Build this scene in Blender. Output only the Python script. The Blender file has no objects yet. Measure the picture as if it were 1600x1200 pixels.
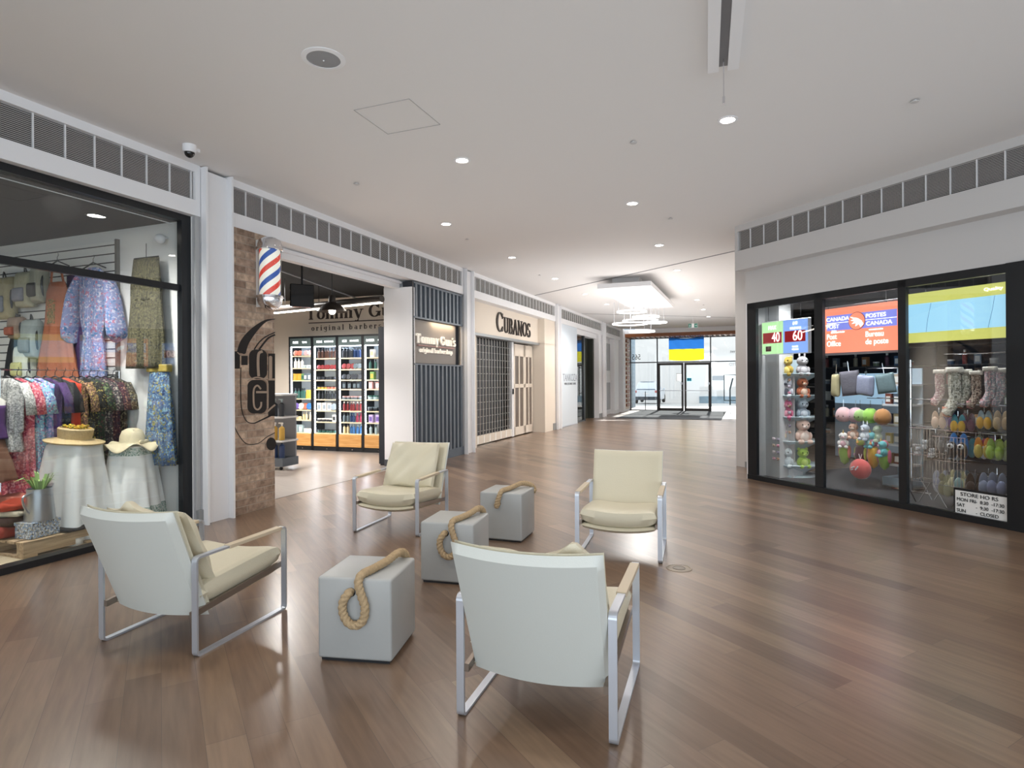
import bpy, bmesh, math, random
from mathutils import Vector, Matrix
random.seed(7)
SC = bpy.context.scene
COL = SC.collection
PI = math.pi

# ------------------------------------------------------------------ camera
F = 935.0
H = 1.5
cam_d = bpy.data.cameras.new('camera')
cam_d.sensor_width = 36.0
cam_d.lens = F * 36.0 / 1600.0
cam_d.shift_y = -7.0 / 1600.0
cam_d.clip_end = 200
cam = bpy.data.objects.new('camera', cam_d)
COL.objects.link(cam)
cam.matrix_world = Matrix.Translation((0, 0, H)) @ Matrix.Rotation(PI / 2, 4, 'X') @ Matrix.Rotation(-0.006, 4, 'Z')
SC.camera = cam

# ------------------------------------------------------------------ sky, sun, exposure
SC.view_settings.view_transform = 'Standard'
SC.view_settings.look = 'None'
SC.view_settings.gamma = 1
SC.view_settings.use_curve_mapping = False
SC.view_settings.exposure = 0.9
SC.cycles.use_denoising = True
SC.cycles.max_bounces = 8
SC.cycles.diffuse_bounces = 4
SC.cycles.glossy_bounces = 4
SC.cycles.transmission_bounces = 6
SC.cycles.transparent_max_bounces = 16
SC.cycles.caustics_reflective = False
SC.cycles.caustics_refractive = False
SC.cycles.sample_clamp_indirect = 6
world = bpy.data.worlds.new('sky')
SC.world = world
world.use_nodes = True
_bg = world.node_tree.nodes['Background']
_bg.inputs[0].default_value = (0.90, 0.95, 1.0, 1)
_bg.inputs[1].default_value = 0.92

def lamp(name, kind, loc, power, color=(1, 1, 1), size=0.2, size_y=None, rot=(0, 0, 0), spot=None, blend=0.6):
    d = bpy.data.lights.new(name, kind)
    d.energy = power
    d.color = color
    if kind == 'AREA':
        d.size = size
        if size_y:
            d.shape = 'RECTANGLE'
            d.size_y = size_y
    elif kind == 'SUN':
        d.angle = size
    else:
        d.shadow_soft_size = size
        if kind == 'SPOT':
            d.spot_size = spot or 2.6
            d.spot_blend = blend
    o = bpy.data.objects.new(name, d)
    o.location = loc
    o.rotation_euler = rot
    COL.objects.link(o)
    return o

# sun from beyond the entrance
_sd = Vector((-1.5, -4.2, -2.9)).normalized()
sun = lamp('sun', 'SUN', (10, 40, 20), 5.0, (1.0, 0.96, 0.9), 0.02)
sun.rotation_euler = _sd.to_track_quat('-Z', 'Y').to_euler()

# daylight from the glazed side of the hall behind the viewer
lamp('rear_daylight', 'AREA', (1.5, -5.6, 1.9), 250, (.74, .88, 1.0), 16, 3.2, rot=(math.radians(90 + 14), 0, 0))
# two added upward lamps brighten the ceiling, unseen from below
lamp('ceiling_fill', 'AREA', (1.0, 4.0, 1.75), 40, (.86, .95, 1.0), 7.0, 10.5, rot=(math.radians(180), 0, 0))
lamp('ceiling_fill', 'AREA', (3.6, 17.0, 1.75), 78, (.95, .98, 1.0), 3.6, 13.0, rot=(math.radians(180), 0, math.radians(-21.5)))
# ------------------------------------------------------------------ plan of the place
class Frame:
    """x runs to the right along a wall, y into the wall, z up."""
    def __init__(s, ox, oy, ang):
        s.o = Vector((ox, oy, 0)); s.a = ang
        s.x = Vector((math.cos(ang), math.sin(ang), 0)); s.y = Vector((-math.sin(ang), math.cos(ang), 0))
    def p(s, x, y, z=0):
        return s.o + s.x * x + s.y * y + Vector((0, 0, z))
aL = math.atan(368 / F)
LF = Frame(-3.1737, 6.2293, PI / 2 - aL)          # left shopfronts
aR = math.atan(409 / F)
RF = Frame(3.5157, 8.9383, PI / 2 + aR - PI)      # right shopfront, x towards the viewer
WF = Frame(0, 0, 0)
def RX(t):
    return -t

# ------------------------------------------------------------------ mesh builder
class B:
    def __init__(s):
        s.b = bmesh.new(); s.sm = False
    def box(s, x0, x1, y0, y1, z0, z1, bev=0, seg=2):
        x0, x1 = min(x0, x1), max(x0, x1); y0, y1 = min(y0, y1), max(y0, y1); z0, z1 = min(z0, z1), max(z0, z1)
        vs = [s.b.verts.new(c) for c in ((x0, y0, z0), (x1, y0, z0), (x1, y1, z0), (x0, y1, z0), (x0, y0, z1), (x1, y0, z1), (x1, y1, z1), (x0, y1, z1))]
        fs = [s.b.faces.new([vs[i] for i in f]) for f in ((3, 2, 1, 0), (4, 5, 6, 7), (0, 1, 5, 4), (1, 2, 6, 5), (2, 3, 7, 6), (3, 0, 4, 7))]
        if bev:
            es = list({e for f in fs for e in f.edges})
            bmesh.ops.bevel(s.b, geom=es, offset=bev, segments=seg, profile=0.5, affect='EDGES')
        return s
    def quad(s, pts):
        s.b.faces.new([s.b.verts.new(p) for p in pts]); return s
    def prism(s, pts, y0, y1):
        """outline of (x, z) points given a depth from y0 to y1"""
        a = [s.b.verts.new((p[0], y0, p[1])) for p in pts]; b = [s.b.verts.new((p[0], y1, p[1])) for p in pts]
        n = len(pts)
        try:
            s.b.faces.new(a); s.b.faces.new(b[::-1])
        except ValueError:
            pass
        for i in range(n):
            s.b.faces.new((a[i], b[i], b[(i + 1) % n], a[(i + 1) % n]))
        return s
    def loft(s, rings, cap=True):
        R = [[s.b.verts.new(p) for p in r] for r in rings]
        n = len(R[0])
        for a, b in zip(R, R[1:]):
            for i in range(n):
                s.b.faces.new((a[i], a[(i + 1) % n], b[(i + 1) % n], b[i]))
        if cap:
            s.b.faces.new(R[0][::-1]); s.b.faces.new(R[-1])
        return s
    def tube(s, pts, r, n=8, cap=True, flat=1.0):
        pts = [Vector(p) for p in pts]
        rs = r if isinstance(r, (list, tuple)) else [r] * len(pts)
        rings = []; up = Vector((0, 0, 1)); prev = None
        for i, p in enumerate(pts):
            t = (pts[min(i + 1, len(pts) - 1)] - pts[max(i - 1, 0)])
            t = t.normalized() if t.length > 1e-9 else Vector((0, 0, 1))
            if prev is None:
                u = t.cross(up if abs(t.z) < .95 else Vector((0, 1, 0))).normalized()
            else:
                u = (prev - t * prev.dot(t))
                u = u.normalized() if u.length > 1e-6 else t.orthogonal().normalized()
            prev = u; v = t.cross(u)
            rings.append([p + (u * math.cos(2 * PI * k / n) + v * math.sin(2 * PI * k / n) * flat) * rs[i] for k in range(n)])
        return s.loft(rings, cap)
    def lathe(s, prof, n=20, cx=0, cy=0, cz=0):
        """prof: (r, z) from bottom to top"""
        prof = list(prof)
        if prof[0][0] > 1e-3 and prof[-1][0] > 1e-3 and len(prof) > 3: prof.append(prof[0])
        return s.loft([[(cx + max(r, 1e-4) * math.cos(2 * PI * k / n), cy + max(r, 1e-4) * math.sin(2 * PI * k / n), cz + z) for k in range(n)] for r, z in prof], cap=False)
    def ball(s, c, rx, ry=None, rz=None, n=14, m=9, rot=None):
        ry = rx if ry is None else ry; rz = rx if rz is None else rz
        rings = []
        for j in range(m + 1):
            a = -PI / 2 + PI * j / m; ca = max(math.cos(a), 0.02)
            ring = []
            for k in range(n):
                v = Vector((rx * ca * math.cos(2 * PI * k / n), ry * ca * math.sin(2 * PI * k / n), rz * math.sin(a)))
                if rot: v = rot @ v
                ring.append(v + Vector(c))
            rings.append(ring)
        return s.loft(rings)
    def pillow(s, w, d, h, f=None, nx=14, ny=12, p=6.0, q=2.0, edge=0.35):
        """cushion of w x d x h: crowned faces, rounded rim; f bends it"""
        f = f or (lambda v: v)
        def g(i, n):
            u = -1 + 2 * i / n
            return math.sin(u * PI / 2) * .35 + u * .65
        T = []; Bo = []
        for j in range(ny + 1):
            rt = []; rb = []
            for i in range(nx + 1):
                u, v = g(i, nx), g(j, ny)
                k = max(0.0, (1 - abs(u) ** p)) ** (1 / q) * max(0.0, (1 - abs(v) ** p)) ** (1 / q)
                k = edge * 0 + k
                x, y = u * w / 2, v * d / 2
                if i in (0, nx) or j in (0, ny):
                    vv = s.b.verts.new(f(Vector((x, y, 0)))); rt.append(vv); rb.append(vv)
                else:
                    z = h / 2 * (edge + (1 - edge) * k) if k > 0 else 0
                    rt.append(s.b.verts.new(f(Vector((x, y, z))))); rb.append(s.b.verts.new(f(Vector((x, y, -z)))))
            T.append(rt); Bo.append(rb)
        for j in range(ny):
            for i in range(nx):
                s.b.faces.new((T[j][i], T[j][i + 1], T[j + 1][i + 1], T[j + 1][i]))
                if len({Bo[j][i], Bo[j][i + 1], Bo[j + 1][i + 1], Bo[j + 1][i]}) == 4:
                    try: s.b.faces.new((Bo[j + 1][i], Bo[j + 1][i + 1], Bo[j][i + 1], Bo[j][i]))
                    except ValueError: pass
        return s
    def smooth(s, v=True):
        s.sm = v; return s
    def move(s, m):
        bmesh.ops.transform(s.b, matrix=m, verts=s.b.verts); return s
    def build(s, name, mat, parent=None):
        me = bpy.data.meshes.new(name)
        bmesh.ops.recalc_face_normals(s.b, faces=s.b.faces)
        s.b.to_mesh(me); s.b.free()
        if s.sm:
            for p in me.polygons: p.use_smooth = True
            if s.sm == 'auto':
                try: me.set_sharp_from_angle(angle=0.7)
                except Exception: pass
        me.materials.append(mat)
        o = bpy.data.objects.new(name, me)
        COL.objects.link(o)
        if parent: o.parent = parent
        return o

def tag(o, label=None, cat=None, group=None, kind=None):
    if label: o['label'] = label
    if cat: o['category'] = cat
    if group: o['group'] = group
    if kind: o['kind'] = kind
    return o
def place(o, fr, x, y, z=0, rz=0):
    o.location = fr.p(x, y, z); o.rotation_euler = (0, 0, fr.a + rz); return o
def thing(name, label, cat, fr, x, y, z=0, rz=0, group=None):
    o = bpy.data.objects.new(name, None); o.empty_display_size = .1
    COL.objects.link(o); place(o, fr, x, y, z, rz)
    return tag(o, label, cat, group)
def single(name, b, mat, label, cat, fr, x, y, z=0, rz=0, group=None):
    return tag(place(b.build(name, mat), fr, x, y, z, rz), label, cat, group)
def struct(name, b, mat, fr=WF, x=0, y=0, z=0):
    o = place(b.build(name, mat), fr, x, y, z); o['kind'] = 'structure'; return o
def dup(root, fr, x, y, z=0, rz=0, label=None, group=None, scale=None):
    r = root.copy(); COL.objects.link(r); place(r, fr, x, y, z, rz)
    if label: r['label'] = label
    if group: r['group'] = group
    if scale: r.scale = (scale,) * 3 if not isinstance(scale, tuple) else scale
    for ch in list(root.children):
        c = ch.copy(); COL.objects.link(c); c.parent = r
        for g in list(ch.children):
            d = g.copy(); COL.objects.link(d); d.parent = c
    return r
def words(name, s, size, mat, parent, x, y, z, sx=1.0, ext=0.002, align='CENTER', mirror=False):
    """upright lettering that faces -y"""
    d = bpy.data.curves.new(name, 'FONT'); d.body = s; d.size = size; d.extrude = ext; d.align_x = align; d.align_y = 'CENTER'
    o = bpy.data.objects.new(name, d); o.data.materials.append(mat)
    o.location = (x, y, z); o.rotation_euler = (PI / 2, 0, PI if mirror else 0); o.scale = (sx, 1, 1)
    COL.objects.link(o)
    bpy.context.view_layer.update()
    me = bpy.data.meshes.new_from_object(o.evaluated_get(bpy.context.evaluated_depsgraph_get()))
    me.name = name
    q = bpy.data.objects.new(name, me); q.location = o.location; q.rotation_euler = o.rotation_euler; q.scale = o.scale
    bpy.data.objects.remove(o); COL.objects.link(q)
    if not me.materials: me.materials.append(mat)
    if parent: q.parent = parent
    return q

# ------------------------------------------------------------------ materials
def lin(h):
    if isinstance(h, tuple): return h
    c = [int(h[i:i + 2], 16) / 255 for i in (0, 2, 4)]
    return tuple(x / 12.92 if x <= .04045 else ((x + .055) / 1.055) ** 2.4 for x in c)
MC = {}
def mat(name, col, rough=0.5, metal=0.0, bump=0.0, bscale=40, emit=None, estr=0, var=0.0, vscale=6, spec=None, sheen=0):
    if name in MC: return MC[name]
    m = bpy.data.materials.new(name); m.use_nodes = True; MC[name] = m
    nt = m.node_tree; n = nt.nodes; l = nt.links; p = n['Principled BSDF']
    c = lin(col)
    p.inputs['Base Color'].default_value = (*c, 1); p.inputs['Roughness'].default_value = rough; p.inputs['Metallic'].default_value = metal
    if spec is not None: p.inputs['Specular IOR Level'].default_value = spec
    if sheen: p.inputs['Sheen Weight'].default_value = sheen
    tc = n.new('ShaderNodeTexCoord')
    if var:
        t = n.new('ShaderNodeTexNoise'); t.inputs['Scale'].default_value = vscale; t.inputs['Detail'].default_value = 4
        l.new(tc.outputs['Object'], t.inputs['Vector'])
        mx = n.new('ShaderNodeMix'); mx.data_type = 'RGBA'
        mx.inputs[6].default_value = (*[x * (1 - var) for x in c], 1); mx.inputs[7].default_value = (*[min(1, x * (1 + var)) for x in c], 1)
        l.new(t.outputs['Fac'], mx.inputs[0]); l.new(mx.outputs[2], p.inputs['Base Color'])
    if bump:
        t = n.new('ShaderNodeTexNoise'); t.inputs['Scale'].default_value = bscale; t.inputs['Detail'].default_value = 3
        l.new(tc.outputs['Object'], t.inputs['Vector'])
        b = n.new('ShaderNodeBump'); b.inputs['Strength'].default_value = bump; b.inputs['Distance'].default_value = 0.01
        l.new(t.outputs['Fac'], b.inputs['Height']); l.new(b.outputs['Normal'], p.inputs['Normal'])
    if emit is not None:
        p.inputs['Emission Color'].default_value = (*lin(emit), 1); p.inputs['Emission Strength'].default_value = estr
    return m
def pattern(name, base, cols, scale=30, rough=.85, dens=.5, stretch=(1, 1, 1), bump=.3):
    """printed cloth: small blots of several colours on a ground"""
    if name in MC: return MC[name]
    m = mat(name, base, rough); nt = m.node_tree; n = nt.nodes; l = nt.links; p = n['Principled BSDF']
    tc = n.new('ShaderNodeTexCoord'); mp = n.new('ShaderNodeMapping'); mp.inputs['Scale'].default_value = stretch
    l.new(tc.outputs['Object'], mp.inputs[0])
    last = None
    for i, c in enumerate(cols):
        t = n.new('ShaderNodeTexNoise'); t.noise_dimensions = '4D'; t.inputs['W'].default_value = i * 3.7
        t.inputs['Scale'].default_value = scale * (1 + .25 * i); t.inputs['Detail'].default_value = 1.5
        l.new(mp.outputs[0], t.inputs['Vector'])
        r = n.new('ShaderNodeValToRGB'); r.color_ramp.elements[0].position = dens; r.color_ramp.elements[1].position = dens + .06
        l.new(t.outputs['Fac'], r.inputs[0])
        mx = n.new('ShaderNodeMix'); mx.data_type = 'RGBA'; mx.inputs[7].default_value = (*lin(c), 1)
        if last is None: mx.inputs[6].default_value = (*lin(base), 1)
        else: l.new(last, mx.inputs[6])
        l.new(r.outputs[0], mx.inputs[0]); last = mx.outputs[2]
    l.new(last, p.inputs['Base Color'])
    if bump:
        w = n.new('ShaderNodeTexWave'); w.inputs['Scale'].default_value = 12; w.inputs['Distortion'].default_value = 3
        l.new(tc.outputs['Object'], w.inputs['Vector'])
        b = n.new('ShaderNodeBump'); b.inputs['Strength'].default_value = bump; b.inputs['Distance'].default_value = .01
        l.new(w.outputs['Fac'], b.inputs['Height']); l.new(b.outputs['Normal'], p.inputs['Normal'])
    return m
def glass(name='clear_glass', tint=(0.95, 0.97, 0.97), ior=1.45):
    if name in MC: return MC[name]
    m = bpy.data.materials.new(name); m.use_nodes = True; MC[name] = m
    nt = m.node_tree; n = nt.nodes; l = nt.links; n.remove(n['Principled BSDF'])
    t = n.new('ShaderNodeBsdfTransparent'); t.inputs[0].default_value = (*tint, 1)
    g = n.new('ShaderNodeBsdfGlossy'); g.inputs['Roughness'].default_value = 0.0
    lw = n.new('ShaderNodeLayerWeight'); lw.inputs[0].default_value = .5
    pw = n.new('ShaderNodeMath'); pw.operation = 'POWER'; pw.inputs[1].default_value = 5; l.new(lw.outputs['Facing'], pw.inputs[0])
    f = n.new('ShaderNodeMath'); f.operation = 'MULTIPLY_ADD'; f.inputs[1].default_value = .94; f.inputs[2].default_value = .075; l.new(pw.outputs[0], f.inputs[0])
    mx = n.new('ShaderNodeMixShader'); l.new(f.outputs[0], mx.inputs[0]); l.new(t.outputs[0], mx.inputs[1]); l.new(g.outputs[0], mx.inputs[2])
    l.new(mx.outputs[0], n['Material Output'].inputs[0])
    return m
def floor_mat(name, cols, ang, bw, rh, rough, seam):
    m = mat(name, cols[0], rough); nt = m.node_tree; n = nt.nodes; l = nt.links; p = n['Principled BSDF']
    tc = n.new('ShaderNodeTexCoord'); mp = n.new('ShaderNodeMapping'); mp.inputs['Rotation'].default_value = (0, 0, -ang)
    l.new(tc.outputs['Object'], mp.inputs[0])
    br = n.new('ShaderNodeTexBrick'); br.offset = .37; br.offset_frequency = 2; br.squash = .8; br.squash_frequency = 3
    br.inputs['Scale'].default_value = 1; br.inputs['Brick Width'].default_value = bw; br.inputs['Row Height'].default_value = rh
    br.inputs['Mortar Size'].default_value = .0012; br.inputs['Mortar Smooth'].default_value = .2; br.inputs['Bias'].default_value = 0
    br.inputs['Color1'].default_value = (0, 0, 0, 1); br.inputs['Color2'].default_value = (1, 1, 1, 1); br.inputs['Mortar'].default_value = (.5, .5, .5, 1)
    l.new(mp.outputs[0], br.inputs['Vector'])
    r = n.new('ShaderNodeValToRGB'); els = r.color_ramp.elements
    els[0].color = (*lin(cols[0]), 1); els[1].color = (*lin(cols[-1]), 1)
    for i, c in enumerate(cols[1:-1]):
        e = els.new((i + 1) / (len(cols) - 1)); e.color = (*lin(c), 1)
    l.new(br.outputs['Color'], r.inputs[0])
    mp2 = n.new('ShaderNodeMapping'); mp2.inputs['Scale'].default_value = (1.2, 14, 1); l.new(mp.outputs[0], mp2.inputs[0])
    g = n.new('ShaderNodeTexNoise'); g.inputs['Scale'].default_value = 2.2; g.inputs['Detail'].default_value = 5; g.inputs['Distortion'].default_value = .15
    l.new(mp2.outputs[0], g.inputs['Vector'])
    gr = n.new('ShaderNodeValToRGB'); gr.color_ramp.elements[0].position = .3; gr.color_ramp.elements[0].color = (.80, .78, .76, 1)
    gr.color_ramp.elements[1].position = .8; gr.color_ramp.elements[1].color = (1.12, 1.1, 1.08, 1)
    l.new(g.outputs['Fac'], gr.inputs[0])
    mx = n.new('ShaderNodeMix'); mx.data_type = 'RGBA'; mx.blend_type = 'MULTIPLY'; mx.inputs[0].default_value = 1
    l.new(r.outputs[0], mx.inputs[6]); l.new(gr.outputs[0], mx.inputs[7])
    m2 = n.new('ShaderNodeMix'); m2.data_type = 'RGBA'; m2.inputs[7].default_value = (*lin(seam), 1)
    l.new(br.outputs['Fac'], m2.inputs[0]); l.new(mx.outputs[2], m2.inputs[6]); l.new(m2.outputs[2], p.inputs['Base Color'])
    p.inputs['Coat Weight'].default_value = .5; p.inputs['Coat Roughness'].default_value = .30
    b = n.new('ShaderNodeBump'); b.inputs['Strength'].default_value = .10; b.inputs['Distance'].default_value = .002
    l.new(g.outputs['Fac'], b.inputs['Height']); l.new(b.outputs['Normal'], p.inputs['Normal'])
    rr = n.new('ShaderNodeMapRange'); rr.inputs[3].default_value = rough - .06; rr.inputs[4].default_value = rough + .10
    n.remove(rr)
    return m
def brick_mat():
    m = mat('old_brick', '9a8270', .9); nt = m.node_tree; n = nt.nodes; l = nt.links; p = n['Principled BSDF']
    tc = n.new('ShaderNodeTexCoord'); sx = n.new('ShaderNodeSeparateXYZ'); cx = n.new('ShaderNodeCombineXYZ')
    l.new(tc.outputs['Object'], sx.inputs[0]); ad = n.new('ShaderNodeMath'); ad.operation = 'ADD'
    l.new(sx.outputs[0], ad.inputs[0]); l.new(sx.outputs[1], ad.inputs[1]); l.new(ad.outputs[0], cx.inputs[0]); l.new(sx.outputs[2], cx.inputs[1])
    br = n.new('ShaderNodeTexBrick'); br.inputs['Scale'].default_value = 1; br.inputs['Brick Width'].default_value = .27; br.inputs['Row Height'].default_value = .085
    br.inputs['Mortar Size'].default_value = .006; br.inputs['Mortar Smooth'].default_value = .3
    br.inputs['Color1'].default_value = (0, 0, 0, 1); br.inputs['Color2'].default_value = (1, 1, 1, 1)
    l.new(cx.outputs[0], br.inputs['Vector'])
    r = n.new('ShaderNodeValToRGB'); r.color_ramp.elements[0].color = (*lin('8c7666'), 1); r.color_ramp.elements[1].color = (*lin('c6b09a'), 1)
    e = r.color_ramp.elements.new(.5); e.color = (*lin('ab9482'), 1)
    l.new(br.outputs['Color'], r.inputs[0])
    nz = n.new('ShaderNodeTexNoise'); nz.inputs['Scale'].default_value = 18; nz.inputs['Detail'].default_value = 6; l.new(tc.outputs['Object'], nz.inputs['Vector'])
    gr = n.new('ShaderNodeValToRGB'); gr.color_ramp.elements[0].color = (.6, .58, .56, 1); gr.color_ramp.elements[1].color = (1.15, 1.12, 1.1, 1)
    gr.color_ramp.elements[0].position = .3; gr.color_ramp.elements[1].position = .7
    l.new(nz.outputs['Fac'], gr.inputs[0])
    mx = n.new('ShaderNodeMix'); mx.data_type = 'RGBA'; mx.blend_type = 'MULTIPLY'; mx.inputs[0].default_value = 1
    l.new(r.outputs[0], mx.inputs[6]); l.new(gr.outputs[0], mx.inputs[7])
    m2 = n.new('ShaderNodeMix'); m2.data_type = 'RGBA'; m2.inputs[7].default_value = (*lin('a39485'), 1)
    l.new(br.outputs['Fac'], m2.inputs[0]); l.new(mx.outputs[2], m2.inputs[6]); l.new(m2.outputs[2], p.inputs['Base Color'])
    iv = n.new('ShaderNodeMath'); iv.operation = 'SUBTRACT'; iv.inputs[0].default_value = 1; l.new(br.outputs['Fac'], iv.inputs[1])
    b = n.new('ShaderNodeBump'); b.inputs['Strength'].default_value = .6; b.inputs['Distance'].default_value = .006
    l.new(iv.outputs[0], b.inputs['Height']); l.new(b.outputs['Normal'], p.inputs['Normal'])
    return m
def wood_mat(name, a, b_, scale=3, rough=.5, axis=(1, 12, 12)):
    m = mat(name, a, rough); nt = m.node_tree; n = nt.nodes; l = nt.links; p = n['Principled BSDF']
    tc = n.new('ShaderNodeTexCoord'); mp = n.new('ShaderNodeMapping'); mp.inputs['Scale'].default_value = axis; l.new(tc.outputs['Object'], mp.inputs[0])
    t = n.new('ShaderNodeTexNoise'); t.inputs['Scale'].default_value = scale; t.inputs['Detail'].default_value = 5; t.inputs['Distortion'].default_value = .8; l.new(mp.outputs[0], t.inputs['Vector'])
    r = n.new('ShaderNodeValToRGB'); r.color_ramp.elements[0].color = (*lin(a), 1); r.color_ramp.elements[1].color = (*lin(b_), 1)
    r.color_ramp.elements[0].position = .35; r.color_ramp.elements[1].position = .7
    l.new(t.outputs['Fac'], r.inputs[0]); l.new(r.outputs[0], p.inputs['Base Color'])
    return m

M_CEIL = mat('ceiling_paint', 'e2e0df', .85)
M_WHITE = mat('white_paint', 'e6e6e8', .55)
M_WALL = mat('wall_paint', 'e3e2e0', .8)
M_GREYWALL = mat('grey_wall_paint', 'c9c7c6', .8)
M_BASE = mat('grey_base', '8a8c8c', .6)
M_BLACK = mat('black_frame', '14171b', .35)
M_DARK = mat('dark_void', '141416', .8)
M_DKCEIL = mat('dark_ceiling_paint', '101113', .8)
M_CREAM = mat('cream_paint', 'ddd2c4', .7)
M_GLASS = glass()
M_STEEL = mat('brushed_steel', 'c8ccd4', .38, .7)
M_CHROME = mat('chrome', 'e0e0e4', .08, 1)
M_FLOOR = floor_mat('oak_planks', ['624c3c', '7d6653', '6f5847', '8a735e', '735c4b', '806955'], PI / 2 + math.radians(30.5), 1.7, .155, .27, '5a4a3e')
M_SHOPFLOOR = floor_mat('planks_with_sheen', ['80766f', '938a82', '89807a'], PI / 2 - aL, 1.4, .18, .35, '807872')  # hall planks continued; the paler reflection is put into their colour
M_BRICK = brick_mat()
M_LED = mat('lamp_glow', 'ffffff', .5, emit='fff6e8', estr=14)
M_RING = mat('ring_glow', 'ffffff', .5, emit='fff8f0', estr=1.5)

# ------------------------------------------------------------------ stroke letters with slab serifs
def strokes_letter(ch):
    """(advance, strokes); a stroke is a list of (x, z) with widths; x-height .7, cap height 1"""
    T, t = .20, .07
    def arc(cx, cz, rx, rz, a0, a1, n=18, wide=T, thin=t):
        out = []
        for i in range(n + 1):
            a = math.radians(a0 + (a1 - a0) * i / n)
            out.append((cx + rx * math.cos(a), cz + rz * math.sin(a), thin + (wide - thin) * abs(math.cos(a)) ** 1.3))
        return out
    def V(x, a, b, w=T): return [(x, a, w), (x, b, w)]
    def Hh(x0, x1, z, w=t): return [(x0, z, w), (x1, z, w)]
    s = lambda x, z, k=.17: Hh(x - k, x + k, z + (t / 2 if z < .4 else -t / 2))
    X = .70
    D = {
        'T': (.95, [V(.45, 0, 1), Hh(.02, .88, .96), V(.05, .74, .98, .08), V(.85, .74, .98, .08), s(.45, 0)]),
        'o': (.74, [arc(.35, X / 2, .24, X / 2 - .035, 0, 360, 26)]),
        'm': (1.16, [V(.16, 0, X), V(.54, 0, X - .08), V(.92, 0, X - .08), arc(.35, X - .2, .19, .17, 0, 150, 10, .12), arc(.73, X - .2, .19, .17, 0, 150, 10, .12), s(.14, 0, .14), s(.54, 0, .14), s(.92, 0, .15), Hh(.0, .16, X - t / 2)]),
        'y': (.80, [[(.14, X, T), (.40, 0, T)], [(.66, X, t), (.36, -.12, t)], arc(.24, -.14, .12, .12, 0, -150, 8, .1), Hh(.0, .30, X - t / 2), Hh(.52, .78, X - t / 2)]),
        'G': (1.02, [arc(.46, .5, .36, .465, 40, 360 - 25, 26, .22), V(.80, .08, .42), Hh(.56, .94, .42), V(.78, .70, .97, .06)]),
        'u': (.84, [V(.16, .12, X), V(.62, 0, X), arc(.37, .18, .22, .15, 180, 350, 10, .14), Hh(0, .16, X - t / 2), Hh(.46, .62, X - t / 2), Hh(.62, .78, t / 2)]),
        'n': (.84, [V(.16, 0, X), V(.60, 0, X - .08), arc(.38, X - .2, .22, .17, 0, 150, 10, .12), s(.14, 0, .14), s(.60, 0, .15), Hh(0, .16, X - t / 2)]),
        "'": (.26, [[(.12, 1.0, .12), (.10, .76, .05)]]),
        's': (.62, [arc(.29, X * .74, .19, .155, 35, 250, 12, .13), arc(.29, X * .27, .20, .165, 70, -145, 12, .15)]),
        'r': (.62, [V(.16, 0, X), arc(.38, X - .2, .2, .17, 60, 150, 8, .1), s(.16, 0, .16), Hh(0, .16, X - t / 2), V(.46, X - .2, X - .05, .12)]),
        'i': (.40, [V(.18, 0, X), s(.18, 0, .17), Hh(.0, .18, X - t / 2), V(.17, .82, .98, .16)]),
        'g': (.78, [arc(.33, .42, .22, .24, 0, 360, 20, .16), V(.58, -.12, X, .15), arc(.35, -.14, .23, .14, 0, -160, 10, .12), Hh(.55, .76, X - t / 2)]),
        'a': (.74, [arc(.30, .22, .20, .19, 0, 360, 16, .14), V(.52, 0, .5, .16), arc(.32, .48, .2, .19, 0, 150, 8, .1), Hh(.52, .7, t / 2)]),
        'l': (.40, [V(.18, 0, 1.02), s(.18, 0, .17), Hh(0, .18, 1.0)]),
        'b': (.80, [V(.16, 0, 1.02), arc(.40, X / 2, .22, X / 2 - .035, 0, 360, 20, .16), Hh(0, .16, 1.0)]),
        'e': (.70, [arc(.34, X / 2, .24, X / 2 - .035, 10, 325, 20, .17), Hh(.14, .56, X / 2 + .03)]),
        'h': (.84, [V(.16, 0, 1.02), V(.60, 0, X - .08), arc(.38, X - .2, .22, .17, 0, 150, 10, .12), s(.14, 0, .14), s(.60, 0, .15), Hh(0, .16, 1.0)]),
        'p': (.80, [V(.16, -.28, X), arc(.40, X / 2, .22, X / 2 - .035, 0, 360, 20, .16), s(.16, -.28, .15), Hh(0, .16, X - t / 2)]),
        'C': (.90, [arc(.44, .5, .36, .465, 42, 318, 26, .17, .05), V(.74, .68, .95, .05), V(.74, .05, .30, .04)]),
        'U': (.80, [V(.18, .22, 1, .16), V(.62, .22, 1, .06), arc(.40, .24, .22, .2, 180, 360, 12, .12, .05), Hh(.02, .34, .975, .05), Hh(.5, .76, .975, .05)]),
        'B': (.74, [V(.18, 0, 1, .16), arc(.34, .74, .22, .235, -90, 90, 12, .14, .05), arc(.36, .26, .26, .245, -90, 90, 12, .15, .05), Hh(.02, .36, .975, .05), Hh(.02, .36, .025, .05), Hh(.18, .36, .5, .05)]),
        'A': (.82, [[(.10, 0, .05), (.40, 1, .05)], [(.40, 1, .16), (.68, 0, .16)], Hh(.2, .56, .33, .05), s(.1, 0, .11), s(.68, 0, .13)]),
        'N': (.90, [V(.16, 0, 1, .05), [(.16, 1, .16), (.72, 0, .16)], V(.72, 0, 1, .05), Hh(.02, .2, .975, .05), s(.16, 0, .12), Hh(.58, .86, .975, .05)]),
        'O': (.90, [arc(.44, .5, .34, .47, 0, 360, 28, .17, .05)]),
        'S': (.66, [arc(.32, .74, .21, .225, 40, 250, 12, .14, .05), arc(.32, .26, .23, .235, 70, -140, 12, .16, .05), V(.54, .74, .97, .04), V(.10, .03, .28, .04)]),
        ' ': (.42, []),
    }
    return D.get(ch, (.5, []))
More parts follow.
